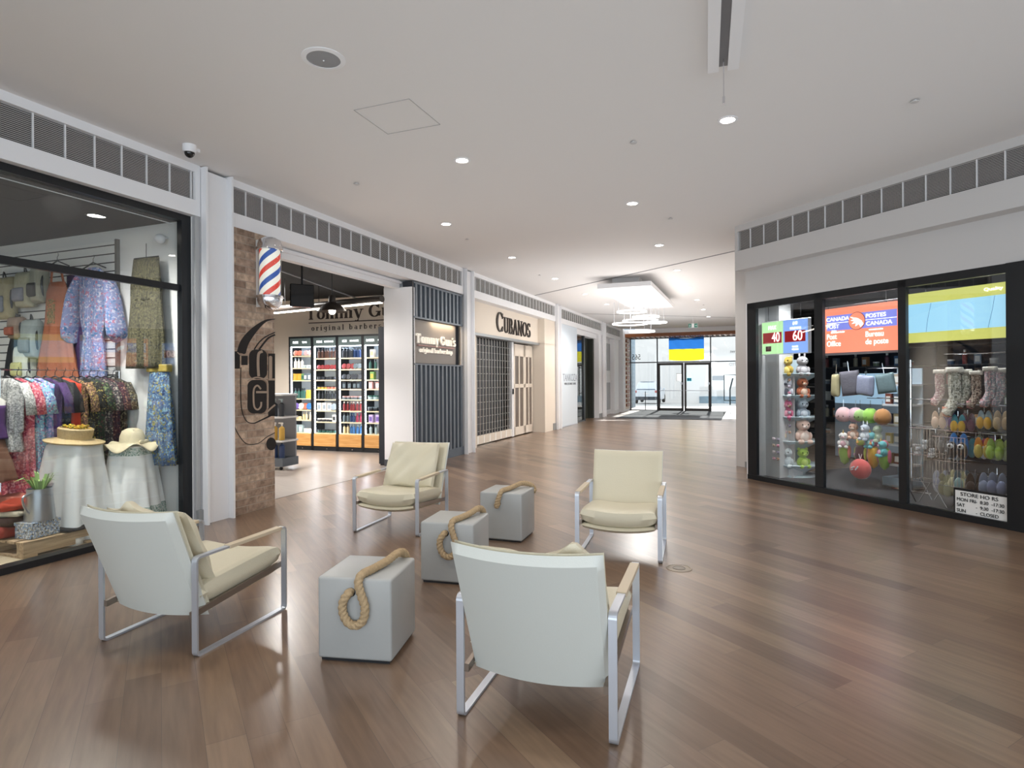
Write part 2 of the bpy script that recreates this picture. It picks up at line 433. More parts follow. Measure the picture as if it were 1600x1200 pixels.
def lettering(b, s, x0, z0, h, wscale=1.0, depth=.02, y=0.0, caps=None, spacing=0.0, grow=1.0, width=None):
    """slab lettering standing in the x-z plane, front face at y"""
    total = sum(strokes_letter(c)[0] * (caps[i] if caps else 1) + spacing for i, c in enumerate(s))
    if width: wscale = width / (total * h)
    x = x0
    for i, c in enumerate(s):
        adv, st = strokes_letter(c); k = caps[i] if caps else 1
        for S in st:
            n = len(S)
            L = []; R = []
            for j, (px, pz, w) in enumerate(S):
                a = S[max(j - 1, 0)]; q = S[min(j + 1, n - 1)]
                dx, dz = q[0] - a[0], q[1] - a[1]; d = math.hypot(dx, dz) or 1
                nx, nz = -dz / d * w * grow / 2, dx / d * w * grow / 2
                L.append((x + (px + nx) * h * wscale * k, z0 + (pz + nz) * h * k)); R.append((x + (px - nx) * h * wscale * k, z0 + (pz - nz) * h * k))
            for j in range(n - 1):
                b.prism([L[j], L[j + 1], R[j + 1], R[j]], y, y + depth)
        x += (adv * k + spacing) * h * wscale
    return b

# ================================================================== SETTING
trim_n = [0]
def trim(b, m, fr=LF, x=0, y=0, z=0):
    trim_n[0] += 1
    return struct('trim_%d' % trim_n[0], b, m, fr, x, y, z)
CZ = 3.75
struct('floor', B().box(-14, 16, -6, 32, -.1, 0), M_FLOOR)
struct('ceiling', B().box(-14, 16, -6, 27.0, CZ, CZ + .15), M_CEIL)
# the ceiling strip in front of the entrance recess closes the corner left by the diagonal
# ---- columns of the left side
COLS = [0, 6.23, 12.45, 18.6]
for c in COLS:
    b = B()
    b.box(c, c + .025, 0, .14, 0, CZ - .012).box(c + .335, c + .36, 0, .14, 0, CZ - .012).box(c, c + .36, .07, .12, 0, CZ - .03)
    trim(b, M_WHITE)
# ---- fascia with its grille openings
SEG = [(-9, 0), (.36, 6.23), (6.59, 12.45), (12.81, 18.6), (18.96, 22.8)]
b = B()
for i, (a, c) in enumerate(SEG):
    b.box(a, c, .08, .16, 3.22, 3.38).box(a, c, .08, .16, 3.67, CZ).box(a, c, .16, .20, 3.22, CZ).box(a, c, .2, .34, 3.22, 3.26)
    b.box(c - .06, c, .08, .16, 3.38, 3.67)
    b.box(a, a + .03, .08, .16, 3.38, 3.67)
struct('wall_left', b, M_WHITE, LF)
def grille(fr, a, c, n0, z0, z1, label, step, x_off=0):
    t = thing('air_grille', label, 'air vent', fr, a, n0, z0, 0, 'air grilles along the shopfront fascias')
    w = c - a; h = z1 - z0
    B().box(.0, w, .05, .07, .0, h).build('backing', M_GBACK, t)
    b = B(); n = 19
    for i in range(n):
        z = h * (i + .5) / n
        b.quad([(0, .012, z - .002), (w, .012, z - .002), (w, .026, z + .005), (0, .026, z + .005)])
        b.box(0, w, .008, .014, z - .004, z + .0015)
    b.build('louvres', M_GRILLE, t)
    b = B(); k = int(w / step)
    for i in range(k + 1):
        x = x_off + i * step
        if x < w: b.box(x - .004, x + .004, .0, .02, 0, h)
    b.build('louvre_frame', M_WHITE, t)
    return t
M_GRILLE = mat('grille_grey', 'bab8b6', .5); M_GBACK = mat('grille_backing', '2c2a29', .8)
names = ['above the clothing shop window', 'above the barbershop opening', 'above the folding shop gate', 'above the frosted glass panel', 'nearest the entrance']
for (a, c), nm in zip(SEG, names):
    grille(LF, max(a, -6) + .03, c - .06, .1, 3.38, 3.67, 'long louvred air grille in the white fascia ' + nm, .245)

# ---- shop A (clothing) : partition, ceiling, back
b = B()
b.box(-.1, .0, .3, 5.2, 0, 3.25).box(-.05, .0, .1, .3, 0, 3.25)
struct('wall_partition', b, M_WALL, LF)
b = B().box(-8, -.1, 5.2, 5.3, 0, 3.25).box(-8.1, -8, .2, 5.2, 0, 3.25)
struct('wall_back', b, M_WALL, LF)
struct('ceiling', B().box(-8, -.1, .24, 5.2, 3.17, 3.22), M_DKCEIL, LF)
struct('floor', B().box(-8, -.1, .24, 5.2, 0, .012), mat('shop_floor', 'b3a58c', .5, var=.15, vscale=3), LF)
w = bpy.data.objects.new('window_1', None); COL.objects.link(w); place(w, LF, 0, 0); tag(w, kind='structure')
b = B()
b.box(-.16, -.05, .16, .225, 0, 3.23).box(-8, -.16, .16, .24, 3.155, 3.23).box(-8, -.16, .18, .225, 2.43, 2.495).box(-8, -.17, .16, .28, 0, .055).box(-3.4, -3.3, .17, .29, .05, 3.16)
b.build('window_frame', M_BLACK, w)
b = B().box(-8, -.16, .205, .211, .05, 2.43).box(-8, -.16, .205, .211, 2.49, 3.155)
b.build('pane', M_GLASS, w)
b = B().box(-8, -.17, .262, .266, 3.12, 3.128); b.build('edge_strip', mat('light_strip', 'd8d8d8', .4), w)
trim(B().box(-.05, 0, .1, .14, 0, 3.22), M_WHITE)
trim(B().box(-.055, 0, .06, .1, 0, .16), M_BASE)

# ---- shop B (barber)
struct('wall_brick', B().box(.36, 1.03, .075, .33, 0, 3.22), M_BRICK, LF)
b = B().box(.36, 4.27, .34, .45, 3.08, 3.26).box(.36, 4.27, .30, .36, 3.16, 3.2)
trim(b, M_WHITE)
CF = Frame(-4.845, 13.068, math.radians(-19.28))
struct('wall_barber', B().box(-4.5, 3.3, .43, .5, 0, 3.34), M_CREAM, CF)
struct('ceiling', B().box(.36, 8.5, .45, 8, 3.32, 3.4), M_DARK, LF)
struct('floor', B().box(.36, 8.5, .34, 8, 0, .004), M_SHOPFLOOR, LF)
struct('wall_barber_side', B().box(.30, .36, .33, 8, 0, 3.4), M_CREAM, LF)
struct('wall_barber_back', B().box(.36, 8.5, 7.9, 8, 0, 3.4), M_DARK, LF)
b = B().box(4.26, 4.36, .1, .66, .12, 3.1).box(4.27, 4.35, .45, .66, 3.1, 3.22)
trim(b, M_WHITE)
trim(B().box(4.255, 4.365, .1, .665, 0, .12), mat('dark_base', '4a4d52', .5))
trim(B().box(4.36, 6.23, .3, .66, 0, 3.22), M_WHITE)
# ---- shop C (folding gate)
b = B().box(6.59, 12.45, .3, .4, 2.52, 3.22).box(6.5, 7.3, .3, .6, 0, 3.22).box(11.45, 12.45, .1, .6, 0, 2.52).box(11.45, 12.45, .1, .35, 2.5, 3.22)
struct('wall_cream', b, M_CREAM, LF)
trim(B().box(6.59, 11.5, .26, .5, 2.47, 2.53), mat('track_grey', 'a5a9ac', .4, .6))
trim(B().box(12.2, 12.45, .08, .1, 0, .2), M_BASE)
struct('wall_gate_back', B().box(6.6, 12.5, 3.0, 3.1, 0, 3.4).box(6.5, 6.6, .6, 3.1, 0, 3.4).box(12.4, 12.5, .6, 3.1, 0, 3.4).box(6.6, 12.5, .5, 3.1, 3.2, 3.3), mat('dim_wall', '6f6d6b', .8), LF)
# ---- shop D (frosted panel and glass door)
M_FROST = mat('frosted_film', 'd3dde6', .35)
w = bpy.data.objects.new('window_2', None); COL.objects.link(w); place(w, LF, 0, 0); tag(w, kind='structure')
B().box(12.81, 14.92, .1, .12, 0, 3.22).build('pane', M_FROST, w)
B().box(12.81, 14.92, .09, .13, 0, .03).build('window_frame', M_STEEL, w)
d = bpy.data.objects.new('door_1', None); COL.objects.link(d); place(d, LF, 0, 0); tag(d, kind='structure')
B().box(14.95, 16.35, .24, .25, .05, 3.1).build('pane', M_GLASS, d)
B().box(16.2, 16.36, .2, .3, 0, 3.1).box(14.92, 16.4, .2, .3, 0, .05).build('door_frame', M_BLACK, d)
B().tube([(15.95, .17, .9), (15.95, .17, 2.0)], .025).tube([(15.95, .17, 1.0), (16.2, .22, 1.0)], .015).tube([(15.95, .17, 1.9), (16.2, .22, 1.9)], .015).build('door_handle', M_BLACK, d)
trim(B().box(12.81, 18.6, .2, .45, 3.05, 3.22), M_WHITE)
trim(B().box(18.1, 18.6, .1, .5, 0, 3.22), M_WHITE)
trim(B().box(18.1, 18.6, .09, .1, 0, .16), M_BASE)
M_DKGREEN = mat('dark_green_wall', '23271f', .7)
struct('wall_shop_side', B().box(16.4, 18.2, .5, .6, 0, 3.2).box(17.9, 18.1, .3, .5, 0, 3.2), M_DKGREEN, LF)
struct('wall_shop_back', B().box(12.8, 18.6, 4, 4.1, 0, 3.3).box(12.75, 12.8, .3, 4, 0, 3.3).box(18.6, 18.7, .5, 4, 0, 3.3), mat('shop_green', '8d9a8e', .8), LF)
struct('ceiling', B().box(12.8, 18.7, .45, 4.1, 3.22, 3.3), M_DARK, LF)
# ---- bay E
struct('wall_end_bay', B().box(18.9, 22.8, .3, .4, 0, 3.22).box(21.0, 21.9, .1, .3, 0, 3.22).box(22.3, 22.8, -.02, .3, 0, CZ), M_WHITE, LF)
trim(B().box(19.5, 20.9, .27, .3, .2, 3.0), mat('grey_panel', 'a2a4a8', .5))
trim(B().box(19.5, 20.9, .25, .27, 1.35, 1.85).box(21.0, 21.9, .08, .1, 0, .15), mat('pale_panel', 'dcdcdc', .5))

# ---- far wall with the entrance
TF = 24.0
M_WOOD = wood_mat('warm_wood', '7a4521', '9a5c30', 4, .45)
b = B().box(22.8, 23.0, -6.0, .3, 3.55, CZ).box(22.8, 24.2, .0, .3, 0, CZ).box(23.95, 24.1, -6, .3, 3.42, CZ)
struct('wall_far', b, M_WHITE, LF)
trim(B().box(22.78, 22.98, -6, .0, 3.40, 3.55), M_WOOD)
trim(B().box(22.98, 23.95, -6, .0, 3.52, 3.54), M_CREAM)
b = B()
for i in range(26):
    b.box(23.0, 23.9, -.12 - i * .225, -.02 - i * .225, 3.40, 3.5)
trim(b, M_WOOD)
trim(B().box(22.95, 23.9, -.005, 0, .1, 3.4), M_CREAM)
b = B()
for i in range(15):
    b.box(23.0, 23.72, -.06, -.005, .22 + i * .212, .35 + i * .212)
trim(b, M_WOOD)
# entrance glazing: n positions of the mullions
E_N = [-.02, -1.30, -2.49, -3.68, -5.9]
M_BRONZE = mat('bronze_frame', '3a3433', .4)
w = bpy.data.objects.new('window_3', None); COL.objects.link(w); place(w, LF, TF, 0, 0, -PI / 2); tag(w, kind='structure')
# local: x to the right (= -n), y outwards (= +t)
XN = [-n for n in E_N]
b = B()
b.box(0, 6, -.04, .04, 3.37, 3.43).box(0, 6, -.03, .03, 2.24, 2.29)
for x in (XN[0] + .03, XN[1], XN[3]): b.box(x - .025, x + .025, -.04, .04, 0, 3.4)
b.box(0, XN[1], -.04, .04, 0, .04)
b.box(.72, .75, -.02, .02, 0, .9)
b.build('window_frame', mat('dark_mullion', '2c2f36', .4), w)
B().box(0, 6, -.004, .004, 2.29, 3.37).box(.03, XN[1], -.004, .004, .04, 2.24).box(XN[3], 6, -.004, .004, .04, 2.24).build('pane', M_GLASS, w)
for i, (a, c) in enumerate(((XN[1], XN[2]), (XN[2], XN[3]))):
    d = bpy.data.objects.new('door_%d' % (i + 2), None); COL.objects.link(d); place(d, LF, TF, 0, 0, -PI / 2); tag(d, kind='structure')
    a += .03; c -= .01
    B().box(a, a + .09, -.03, .03, 0, 2.2).box(c - .09, c, -.03, .03, 0, 2.2).box(a, c, -.03, .03, 2.12, 2.23).box(a, c, -.03, .03, 0, .13).build('door_frame', M_BRONZE, d)
    B().box(a + .08, c - .08, -.004, .004, .12, 2.12).build('pane', M_GLASS, d)
    B().box(a + .06, c - .06, -.07, -.05, .93, .96).build('push_bar', M_STEEL, d)
    B().box(c - .11, c - .03, -.09, -.03, 1.22, 1.32).build('door_handle', M_STEEL, d)
struct('wall_east', B().box(6.55, 24.2, -5.35, -5.15, 0, CZ), M_WALL, LF)
# ---- outside
struct('ground_outside', B().loft([[LF.p(24.1, -20, -.01), LF.p(24.1, 12, -.01), LF.p(24.1, 12, -.2), LF.p(24.1, -20, -.2)], [LF.p(50, -20, -.6), LF.p(50, 12, -.6), LF.p(50, 12, -.8), LF.p(50, -20, -.8)]]), mat('pale_concrete', 'c9c8c6', .8, var=.08, vscale=.6))
struct('wall_outside', B().box(46, 46.5, -20, 12, -.8, 8), mat('pale_render', 'eceae8', .9), LF)
struct('trim_outside', B().box(45.9, 46, -20, -1.6, -.6, .05), mat('blue_grey_base', '7d98a8', .8, var=.35, vscale=3), LF)
struct('trim_outside_pier', B().box(26.5, 27.3, .3, .75, -.1, 5), mat('blue_grey_pier', '9fb4c4', .8), LF)

# ---- right shopfront
b = B()
b.box(-.03, 9, -.2, -.1, 3.09, 3.375).box(-.03, 9, -.2, -.1, 3.66, CZ).box(-.03, 0.02, -.2, -.1, 3.375, 3.66).box(-.03, 9, -.1, .0, 3.09, CZ)
b.box(-.02, 9, 0, .12, 2.61, 3.2)
b.box(-1.06, 0, .8, .95, 0, CZ).box(3.95, 9, 0, .12, 0, 2.61)
struct('wall_right', b, M_GREYWALL, RF)
grille(RF, .0, 8.9, -.18, 3.375, 3.66, 'long louvred air grille above the black framed gift shop window', .245)
trim(B().box(-.85, 0, .785, .8, 0, .1), M_BASE, RF)
trim(B().box(-.02, .0, .0, .12, 0, 2.61), M_WHITE, RF)
w = bpy.data.objects.new('window_4', None); COL.objects.link(w); place(w, RF, 0, 0); tag(w, kind='structure')
b = B().box(0, .17, 0, .05, 0, 2.61).box(1.16, 1.285, 0, .05, 0, 2.61).box(2.27, 2.36, 0, .05, 0, 2.61).box(3.35, 3.95, -.02, .10, 0, 2.61).box(0, 3.5, 0, .06, 2.52, 2.61).box(0, 3.5, -.01, .06, 0, .07)
b.build('window_frame', M_BLACK, w)
B().box(.17, 3.35, .028, .034, .06, 2.53).build('pane', M_GLASS, w)
M_SHOPDK = mat('shop_dark_wall', '24262b', .8)
struct('wall_shop_left', B().box(-.02, .0, .12, .79, 0, 2.9), mat('grey_partition', 'b4b2b0', .7), RF)
struct('wall_shop_right', B().box(5.9, 6.0, .12, 5, 0, 2.9).box(-4.6, 6, 4.9, 5, 0, 2.9), M_SHOPDK, RF)
struct('ceiling', B().box(0, 6, .13, 5, 2.85, 2.95).loft([[(0, .96, 2.85), (-.78, .96, 2.85), (-4.6, 4.78, 2.85), (0, 4.9, 2.85)], [(0, .96, 2.95), (-.78, .96, 2.95), (-4.6, 4.78, 2.95), (0, 4.9, 2.95)]]), M_DARK, RF)
struct('floor', B().box(0, 6, .1, 5, 0, .02), mat('dark_carpet', '3c3d41', .9, bump=.3, bscale=90), RF)
trim(B().box(.0, .26, .36, .6, 0, 2.85), M_GREYWALL, RF)
# ceiling joints
def joint(p, q, wd=.035, m=None):
    p, q = Vector(p), Vector(q); d = (q - p).normalized(); nn = Vector((-d.y, d.x, 0)) * wd / 2
    bb = B(); bb.loft([[p - nn + Vector((0, 0, -.004)), p + nn + Vector((0, 0, -.004)), p + nn + Vector((0, 0, .0)), p - nn], [q - nn + Vector((0, 0, -.004)), q + nn + Vector((0, 0, -.004)), q + nn, q - nn]])
    return trim(bb, m or mat('joint_grey', '77777a', .7), WF)  # grey strip along the ceiling joint
joint(LF.p(10.51, .05, CZ), LF.p(6.54, -5.2, CZ), .05)
joint(LF.p(15.39, .05, CZ), LF.p(19.27, -5.1, CZ), .05)
p_ = [LF.p(x, y, CZ) for x, y in ((-.48, -2.2), (-.48, -2.73), (.04, -2.73), (.04, -2.19))]
for i in range(4): joint(p_[i], p_[(i + 1) % 4], .004, mat('hatch_line', 'a9a8a7', .8))

# ================================================================== LIGHT FITTINGS
DL = [(1137, 189), (722, 252), (988, 319), (697, 351), (800, 403), (1030, 384), (867, 436), (914, 460), (948, 476), (1058, 423), (1076, 450), (1089, 469), (1099, 484), (1107, 495)]
def on_plane(px, py, z):
    du, dv = px - 800, 593 - py; c, s = math.cos(.006), math.sin(.006)
    x, w_ = (c * du + s * dv) / F, (-s * du + c * dv) / F
    k = (z - H) / w_
    return x * k, k
DLW = [on_plane(px, py, CZ - .01) for px, py in DL]
DLW += [(-.9, 2.6), (1.9, 1.6), (4.0, 2.8), (-2.6, 3.2)]
where = ['nearest the viewer, beside the ceiling track', 'above the pair of roped blocks', 'second out along the middle of the hall', 'nearest the barbershop fascia',
         'between barbershop and folding gate', 'third out along the middle of the hall', 'in front of the folding gate', 'in front of the frosted panel', 'beside the glass shop door',
         'just beyond the diagonal ceiling joint', 'right of the ring chandelier panel', 'second beyond the chandelier panel corner', 'third from the exit sign', 'closest to the exit sign',
         'over the left armchair', 'over the near armchair', 'over the open floor', 'before the clothing shop window']
dl0 = None
for i, (x, y) in enumerate(DLW):
    lab = 'small round recessed ceiling downlight ' + where[i]
    if dl0 is None:
        dl0 = thing('downlight', lab, 'ceiling light', WF, x, y, CZ, 0, 'recessed downlights in the hall ceiling')
        B().lathe([(.062, -.006), (.085, -.006), (.085, 0), (.062, 0)], 28).smooth('auto').build('trim_ring', M_WHITE, dl0)
        B().lathe([(.0, -.004), (.064, -.004), (.064, -.001), (.0, -.001)], 28).build('lens', M_LED, dl0)
    else:
        dup(dl0, WF, x, y, CZ, 0, lab)
    lamp('downlight_beam', 'SPOT', (x, y, CZ - .03), 46 if y < 9 else (58 if y < 16 else 190), (1.0, .95, .89), .07, spot=2.5, blend=.8)

# ================================================================== ARMCHAIRS
M_LEATHER = mat('cream_leather', 'cdc5ae', .42, bump=.12, bscale=120)
M_SHELL = mat('daylit_leather', 'cccfc9', .45, bump=.05, bscale=150)  # same leather as the seat, cool daylight put into its colour
M_ARM = mat('tan_leather', 'c2b299', .45)
M_RAIL = mat('bronze_rail', '8c7f74', .35, .7)
def chair_frame(sx):
    b = B(); y0, y1, z0, z1, r, w, t = -.37, .37, .0, .545, .028, .036, .012
    path = []
    for cx_, cz_, a0 in ((y1 - r, z0 + r, -90), (y1 - r, z1 - r, 0), (y0 + r, z1 - r, 90), (y0 + r, z0 + r, 180)):
        for k in range(6):
            a = math.radians(a0 + 90 * k / 5); path.append((cx_ + r * math.cos(a), cz_ + r * math.sin(a), math.cos(a), math.sin(a)))
    path.append(path[0]); rings = []
    for y, z, ny, nz in path:
        rings.append([Vector((sx * .3575 - sx * 0, y, z)), Vector((sx * (.3575 - w), y, z)), Vector((sx * (.3575 - w), y - ny * t, z - nz * t)), Vector((sx * .3575, y - ny * t, z - nz * t))])
    b.loft(rings, cap=False)
    return b
def back_map(v, off=0.0, sag=.05, hw=.32):
    s_ = (v.y + .305) / .61                       # 0 at the bottom, 1 at the top
    y = -.24 - .25 * s_ - sag * (1 - (v.x / hw) ** 2); z = .185 + .63 * s_
    n = Vector((0, .93, .369))
    return Vector((v.x * (1 + .035 * s_), y, z - .012 * (1 - (v.x / hw) ** 2))) + n * (v.z + off)
def seat_map(v, dz=0, sag=.032):
    s_ = v.y / .66
    return Vector((v.x, .035 + v.y * (1), .335 + .055 * s_ - sag * (1 - (v.x / .3) ** 2) + dz + v.z))
def make_chair(label, x, y, rz, cushion=None):
    t = thing('lounge_armchair', label, 'armchair', WF, x, y, 0, rz, 'steel framed cream leather armchairs')
    for sx in (-1, 1):
        chair_frame(sx).build('side_frame', M_STEEL, t)
        B().box(sx * .3625, sx * .3155, -.13, .32, .529, .5505, .003).build('arm_pad', M_ARM, t)
        b = B(); xa, xb = sx * .3215, sx * .300
        b.loft([[(xa, -.365, .205), (xb, -.365, .205), (xb, -.365, .24), (xa, -.365, .24)], [(xa, .365, .275), (xb, .365, .275), (xb, .365, .31), (xa, .365, .31)]])
        b.build('seat_rail', M_RAIL, t)
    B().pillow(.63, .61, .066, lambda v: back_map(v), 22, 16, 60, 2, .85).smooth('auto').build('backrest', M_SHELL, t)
    B().pillow(.625, .59, .03, lambda v: back_map(v, .030), 22, 16, 16, 2, .6).smooth('auto').build('inner_back', M_LEATHER, t)
    B().pillow(.635, .68, .165, lambda v: seat_map(v, .0), 24, 24, 6, 2.0, .25).smooth('auto').build('seat', M_LEATHER, t)
    B().pillow(.625, .67, .055, lambda v: seat_map(v, -.088), 22, 22, 8, 2, .25).smooth('auto').build('seat_sling', M_LEATHER, t)
    if cushion:
        rnd = random.Random(int(x * 100)); ph = [rnd.uniform(0, 6) for _ in range(6)]
        up, sh, pk, px_ = cushion
        def cm(v):
            s_ = (v.y + .26) / .52
            lump = .012 * math.sin(v.x * 14 + ph[0]) * math.sin(v.y * 11 + ph[1]) + .006 * math.sin(v.x * 33 + v.y * 27 + ph[2])
            k = 1 if v.z > 0 else .5
            yy = -.155 - .215 * s_ - .035 * (1 - (v.x / .3) ** 2); zz = .37 + up + .44 * s_ + .006 * math.sin(v.x * 20 + ph[3]) + pk * math.exp(-((v.x - px_) / .05) ** 2) * s_ * s_
            return Vector((v.x * (1 - .03 * s_) + sh, yy, zz)) + Vector((0, .92, .39)) * (v.z * k + (lump if abs(v.z) > .01 else 0))
        B().pillow(.585, .53, .15, cm, 26, 24, 3.2, 1.7, .18).smooth('auto').build('back_cushion', M_LEATHER, t)
    return t
make_chair('cream leather steel armchair seen from behind, facing the nearest roped block', -1.945, 3.703, math.radians(-17.5), (-.035, .0, .05, -.10))
make_chair('cream leather armchair with loose back pillow, facing the viewer below the slatted sign panel', -1.137, 6.17, math.radians(163.5), (.0, .02, 0, 0))
make_chair('cream leather armchair without a pillow, beside the round floor outlet', .973, 5.295, math.radians(163))
make_chair('largest cream leather armchair, its back turned to the viewer', .203, 2.899, math.radians(-19), (-.05, .02, .055, .17))

# ================================================================== ROPED BLOCKS
M_CONC = mat('cast_grey', 'a4a5a3', .38, var=.06, vscale=5, bump=.06, bscale=30)
M_ROPE = mat('manila_rope', 'ae9674', .9, var=.3, vscale=60, bump=.6, bscale=140)
def smooth_path(P, k=8):
    P = [Vector(p) for p in P]; out = []
    for i in range(len(P) - 1):
        p0, p1, p2, p3 = P[max(i - 1, 0)], P[i], P[i + 1], P[min(i + 2, len(P) - 1)]
        for j in range(k):
            t = j / k
            out.append(.5 * ((2 * p1) + (p2 - p0) * t + (2 * p0 - 5 * p1 + 4 * p2 - p3) * t * t + (3 * p1 - p0 - 3 * p2 + p3) * t ** 3))
    out.append(P[-1]); return out
def rope(b, P, r=.0215):
    Q = smooth_path(P, 14); n = 18; rings = []; prev = None; dist = 0
    for i, p in enumerate(Q):
        t = (Q[min(i + 1, len(Q) - 1)] - Q[max(i - 1, 0)]).normalized()
        if i: dist += (p - Q[i - 1]).length
        u = t.orthogonal().normalized() if prev is None else (prev - t * prev.dot(t)).normalized()
        prev = u; v = t.cross(u)
        rings.append([p + (u * math.cos(a) + v * math.sin(a)) * r * (.86 + .26 * abs(math.cos(1.5 * (a - dist * 75))) ) for a in (2 * PI * k / n for k in range(n))])
    b.loft(rings); return b.smooth()
def block(label, x, y, rz, path, hole):
    t = thing('block_table', label, 'side table', WF, x, y, 0, math.radians(rz), 'grey cast blocks with rope handles')
    B().box(-.207, .207, -.205, .205, .014, .45, .016, 3).smooth('auto').build('block', M_CONC, t)
    B().box(-.19, .19, -.19, .19, 0, .016).build('plinth', M_BLACK, t)
    hb = B().lathe([(0, 0), (.024, 0), (.024, .004), (0, .004)], 18); hb.move(Matrix.Translation(hole) @ Matrix.Rotation(PI / 2, 4, 'X')); hb.build('rope_hole', M_DARK, t)
    rope(B(), path).build('rope', M_ROPE, t)
P1 = [(-.015, -.19, .375), (-.025, -.222, .372), (-.05, -.232, .33), (-.05, -.23, .27), (-.02, -.23, .222), (.025, -.23, .212), (.062, -.23, .245), (.07, -.23, .31), (.05, -.23, .375), (.035, -.228, .43), (.042, -.20, .468), (.07, -.10, .472), (.10, .02, .478), (.125, .12, .492), (.14, .18, .482), (.145, .222, .44), (.14, .226, .38), (.13, .19, .36)]
block('largest roped grey block, standing between the left and near armchairs', -.815, 3.38, -8.7, P1, (-.015, -.203, .375))
P2 = [(p[0] + .01, p[1], p[2]) for p in P1]
block('middle roped grey block, partly behind the near armchair', -.438, 4.587, -14, P2, (-.005, -.203, .375))
P3 = [(-.02, -.19, .35), (-.02, -.222, .345), (-.03, -.232, .33), (-.02, -.232, .37), (.0, -.228, .43), (.015, -.20, .468), (.04, -.10, .472), (.065, .02, .478), (.10, .12, .49), (.14, .17, .482), (.18, .20, .46), (.2, .222, .42), (.2, .19, .4)]
block('farthest roped grey block, in front of the armchair with no pillow', -.0475, 5.74, -19, P3, (-.02, -.203, .35))

# floor outlet
t = thing('floor_outlet', 'round metal floor outlet cover beside the pillowless armchair leg', 'floor outlet', WF, 1.311, 4.729, 0)
B().lathe([(0, 0), (.10, 0), (.098, .004), (.085, .005), (.083, .003), (0, .003)], 32).build('cover_plate', mat('aged_brass', '968a7c', .4, .6), t)
B().lathe([(0, .003), (.05, .003), (.05, .006), (.045, .006), (.044, .004), (0, .004)], 28).build('flap', mat('aged_steel', '7d756c', .4, .6), t)

# ================================================================== CEILING THINGS
t = thing('ceiling_speaker', 'round white ceiling speaker with perforated grey grille', 'speaker', LF, -1.22, -2.49, CZ)
B().lathe([(.115, -.008), (.15, -.004), (.15, 0), (.115, 0)], 40).smooth('auto').build('rim', M_WHITE, t)
B().lathe([(0, -.012), (.118, -.004), (.118, 0), (0, 0)], 40).build('speaker_grille', mat('perforated_grey', 'a6a6a8', .6, bump=1, bscale=300), t)
B().ball((.0, 0, -.014), .006, n=8, m=5).build('indicator', M_WHITE, t)
t = thing('dome_camera', 'white dome security camera with black eye above the first column', 'camera', LF, -.45, -.3, 3.75)
B().lathe([(.0, -.075), (.055, -.07), (.062, -.04), (.062, 0), (0, 0)], 24).smooth('auto').build('housing', M_WHITE, t)
B().ball((0, 0, -.07), .046, .046, .05, 18, 12).smooth().build('dome', mat('black_gloss', '0c0c0e', .06), t)
B().box(.05, .12, .0, .03, -.03, 0).build('bracket', M_WHITE, t)
sp0 = None
for i, ((x, y), nm) in enumerate(zip([(1.07, -1.1), (1.07, -4.24), (3.99, -1.08), (3.98, -4.24), (7.57, -1.08), (1.09, -6.51), (14.5, -4.0)],
        ['near the first downlight pair', 'right of the nearest middle downlight', 'above the barbershop opening', 'before the diagonal joint', 'in front of the folding gate', 'above the gift shop window', 'beyond the chandelier panel'])):
    lab = 'tiny flat sprinkler cover on the ceiling ' + nm
    if sp0 is None:
        sp0 = thing('sprinkler', lab, 'sprinkler', LF, x, y, CZ, 0, 'sprinkler covers')
        B().lathe([(0, -.02), (.03, -.018), (.033, -.014), (.012, -.010), (.012, 0), (0, 0)], 16).smooth('auto').build('cover', M_GREYWALL, sp0)
    else: dup(sp0, LF, x, y, CZ, 0, lab)
# suspended track with a hanging wire, above the viewer
t = thing('linear_track', 'white linear track fitting on the ceiling with a hanging wire', 'track light', WF, 1.53, 4.30, CZ, math.radians(-18))
B().box(-.105, -.03, -3, 0, -.045, 0).box(.03, .105, -3, 0, -.045, 0).build('channel', M_WHITE, t)
B().box(-.03, .03, -3, -.02, -.018, 0).build('slot', mat('slot_grey', '6d6d70', .4, .6), t)
B().tube([(0, -.12, 0), (0, -.12, -.28)], .004).tube([(0, -.12, -.28), (0, -.12, -.33)], .009).build('wire', M_CHROME, t)

# chandelier panel with glowing rings
t = thing('ceiling_canopy', 'floating rectangular ceiling panel carrying the ring chandeliers', 'ceiling panel', LF, 8.4, -3.32, 3.5)
B().box(0, 4.3, 0, 1.17, 0, .10).build('panel', M_WHITE, t)
B().box(.3, 4.0, .3, .9, .10, .25).build('hanger', M_GREYWALL, t)
RG = [(987, 487, 3.0, 23), (1009, 495, 3.0, 21), (1000, 501, 3.0, 27), (985, 506, 2.92, 28), (1026, 504, 3.0, 16), (1003, 518, 2.55, 20)]
rn = ['highest left one', 'highest right one', 'wide one in the middle', 'widest one, lowest on the left', 'smallest one at the right', 'lowest one, just over the wooden beam']
for (px, py, z, rp), nm in zip(RG, rn):
    X, Y = on_plane(px, py, z); r = rp * Y / F
    t = thing('ring_pendant', 'glowing white ring pendant under the ceiling panel, ' + nm, 'pendant light', WF, X, Y, z, 0, 'ring chandelier pendants')
    b = B(); prof = [(r, -.014), (r, .014), (r - .03, .014), (r - .03, -.014), (r, -.014)]
    n = 48
    b.loft([[(q * math.cos(2 * PI * k / n), q * math.sin(2 * PI * k / n), zz) for k in range(n)] for q, zz in prof], cap=False)
    b.build('ring', M_RING, t)
    b = B()
    for k in range(3):
        a = 2 * PI * k / 3 + .5; b.tube([((r - .02) * math.cos(a), (r - .02) * math.sin(a), .03), ((r - .02) * math.cos(a), (r - .02) * math.sin(a), 3.5 - z if 8 < 9 else 0)], .004, 5)
    b.build('wires', M_STEEL, t)
    lamp('ring_light', 'POINT', (X, Y, z - .08), 9, (1, .97, .93), .25)

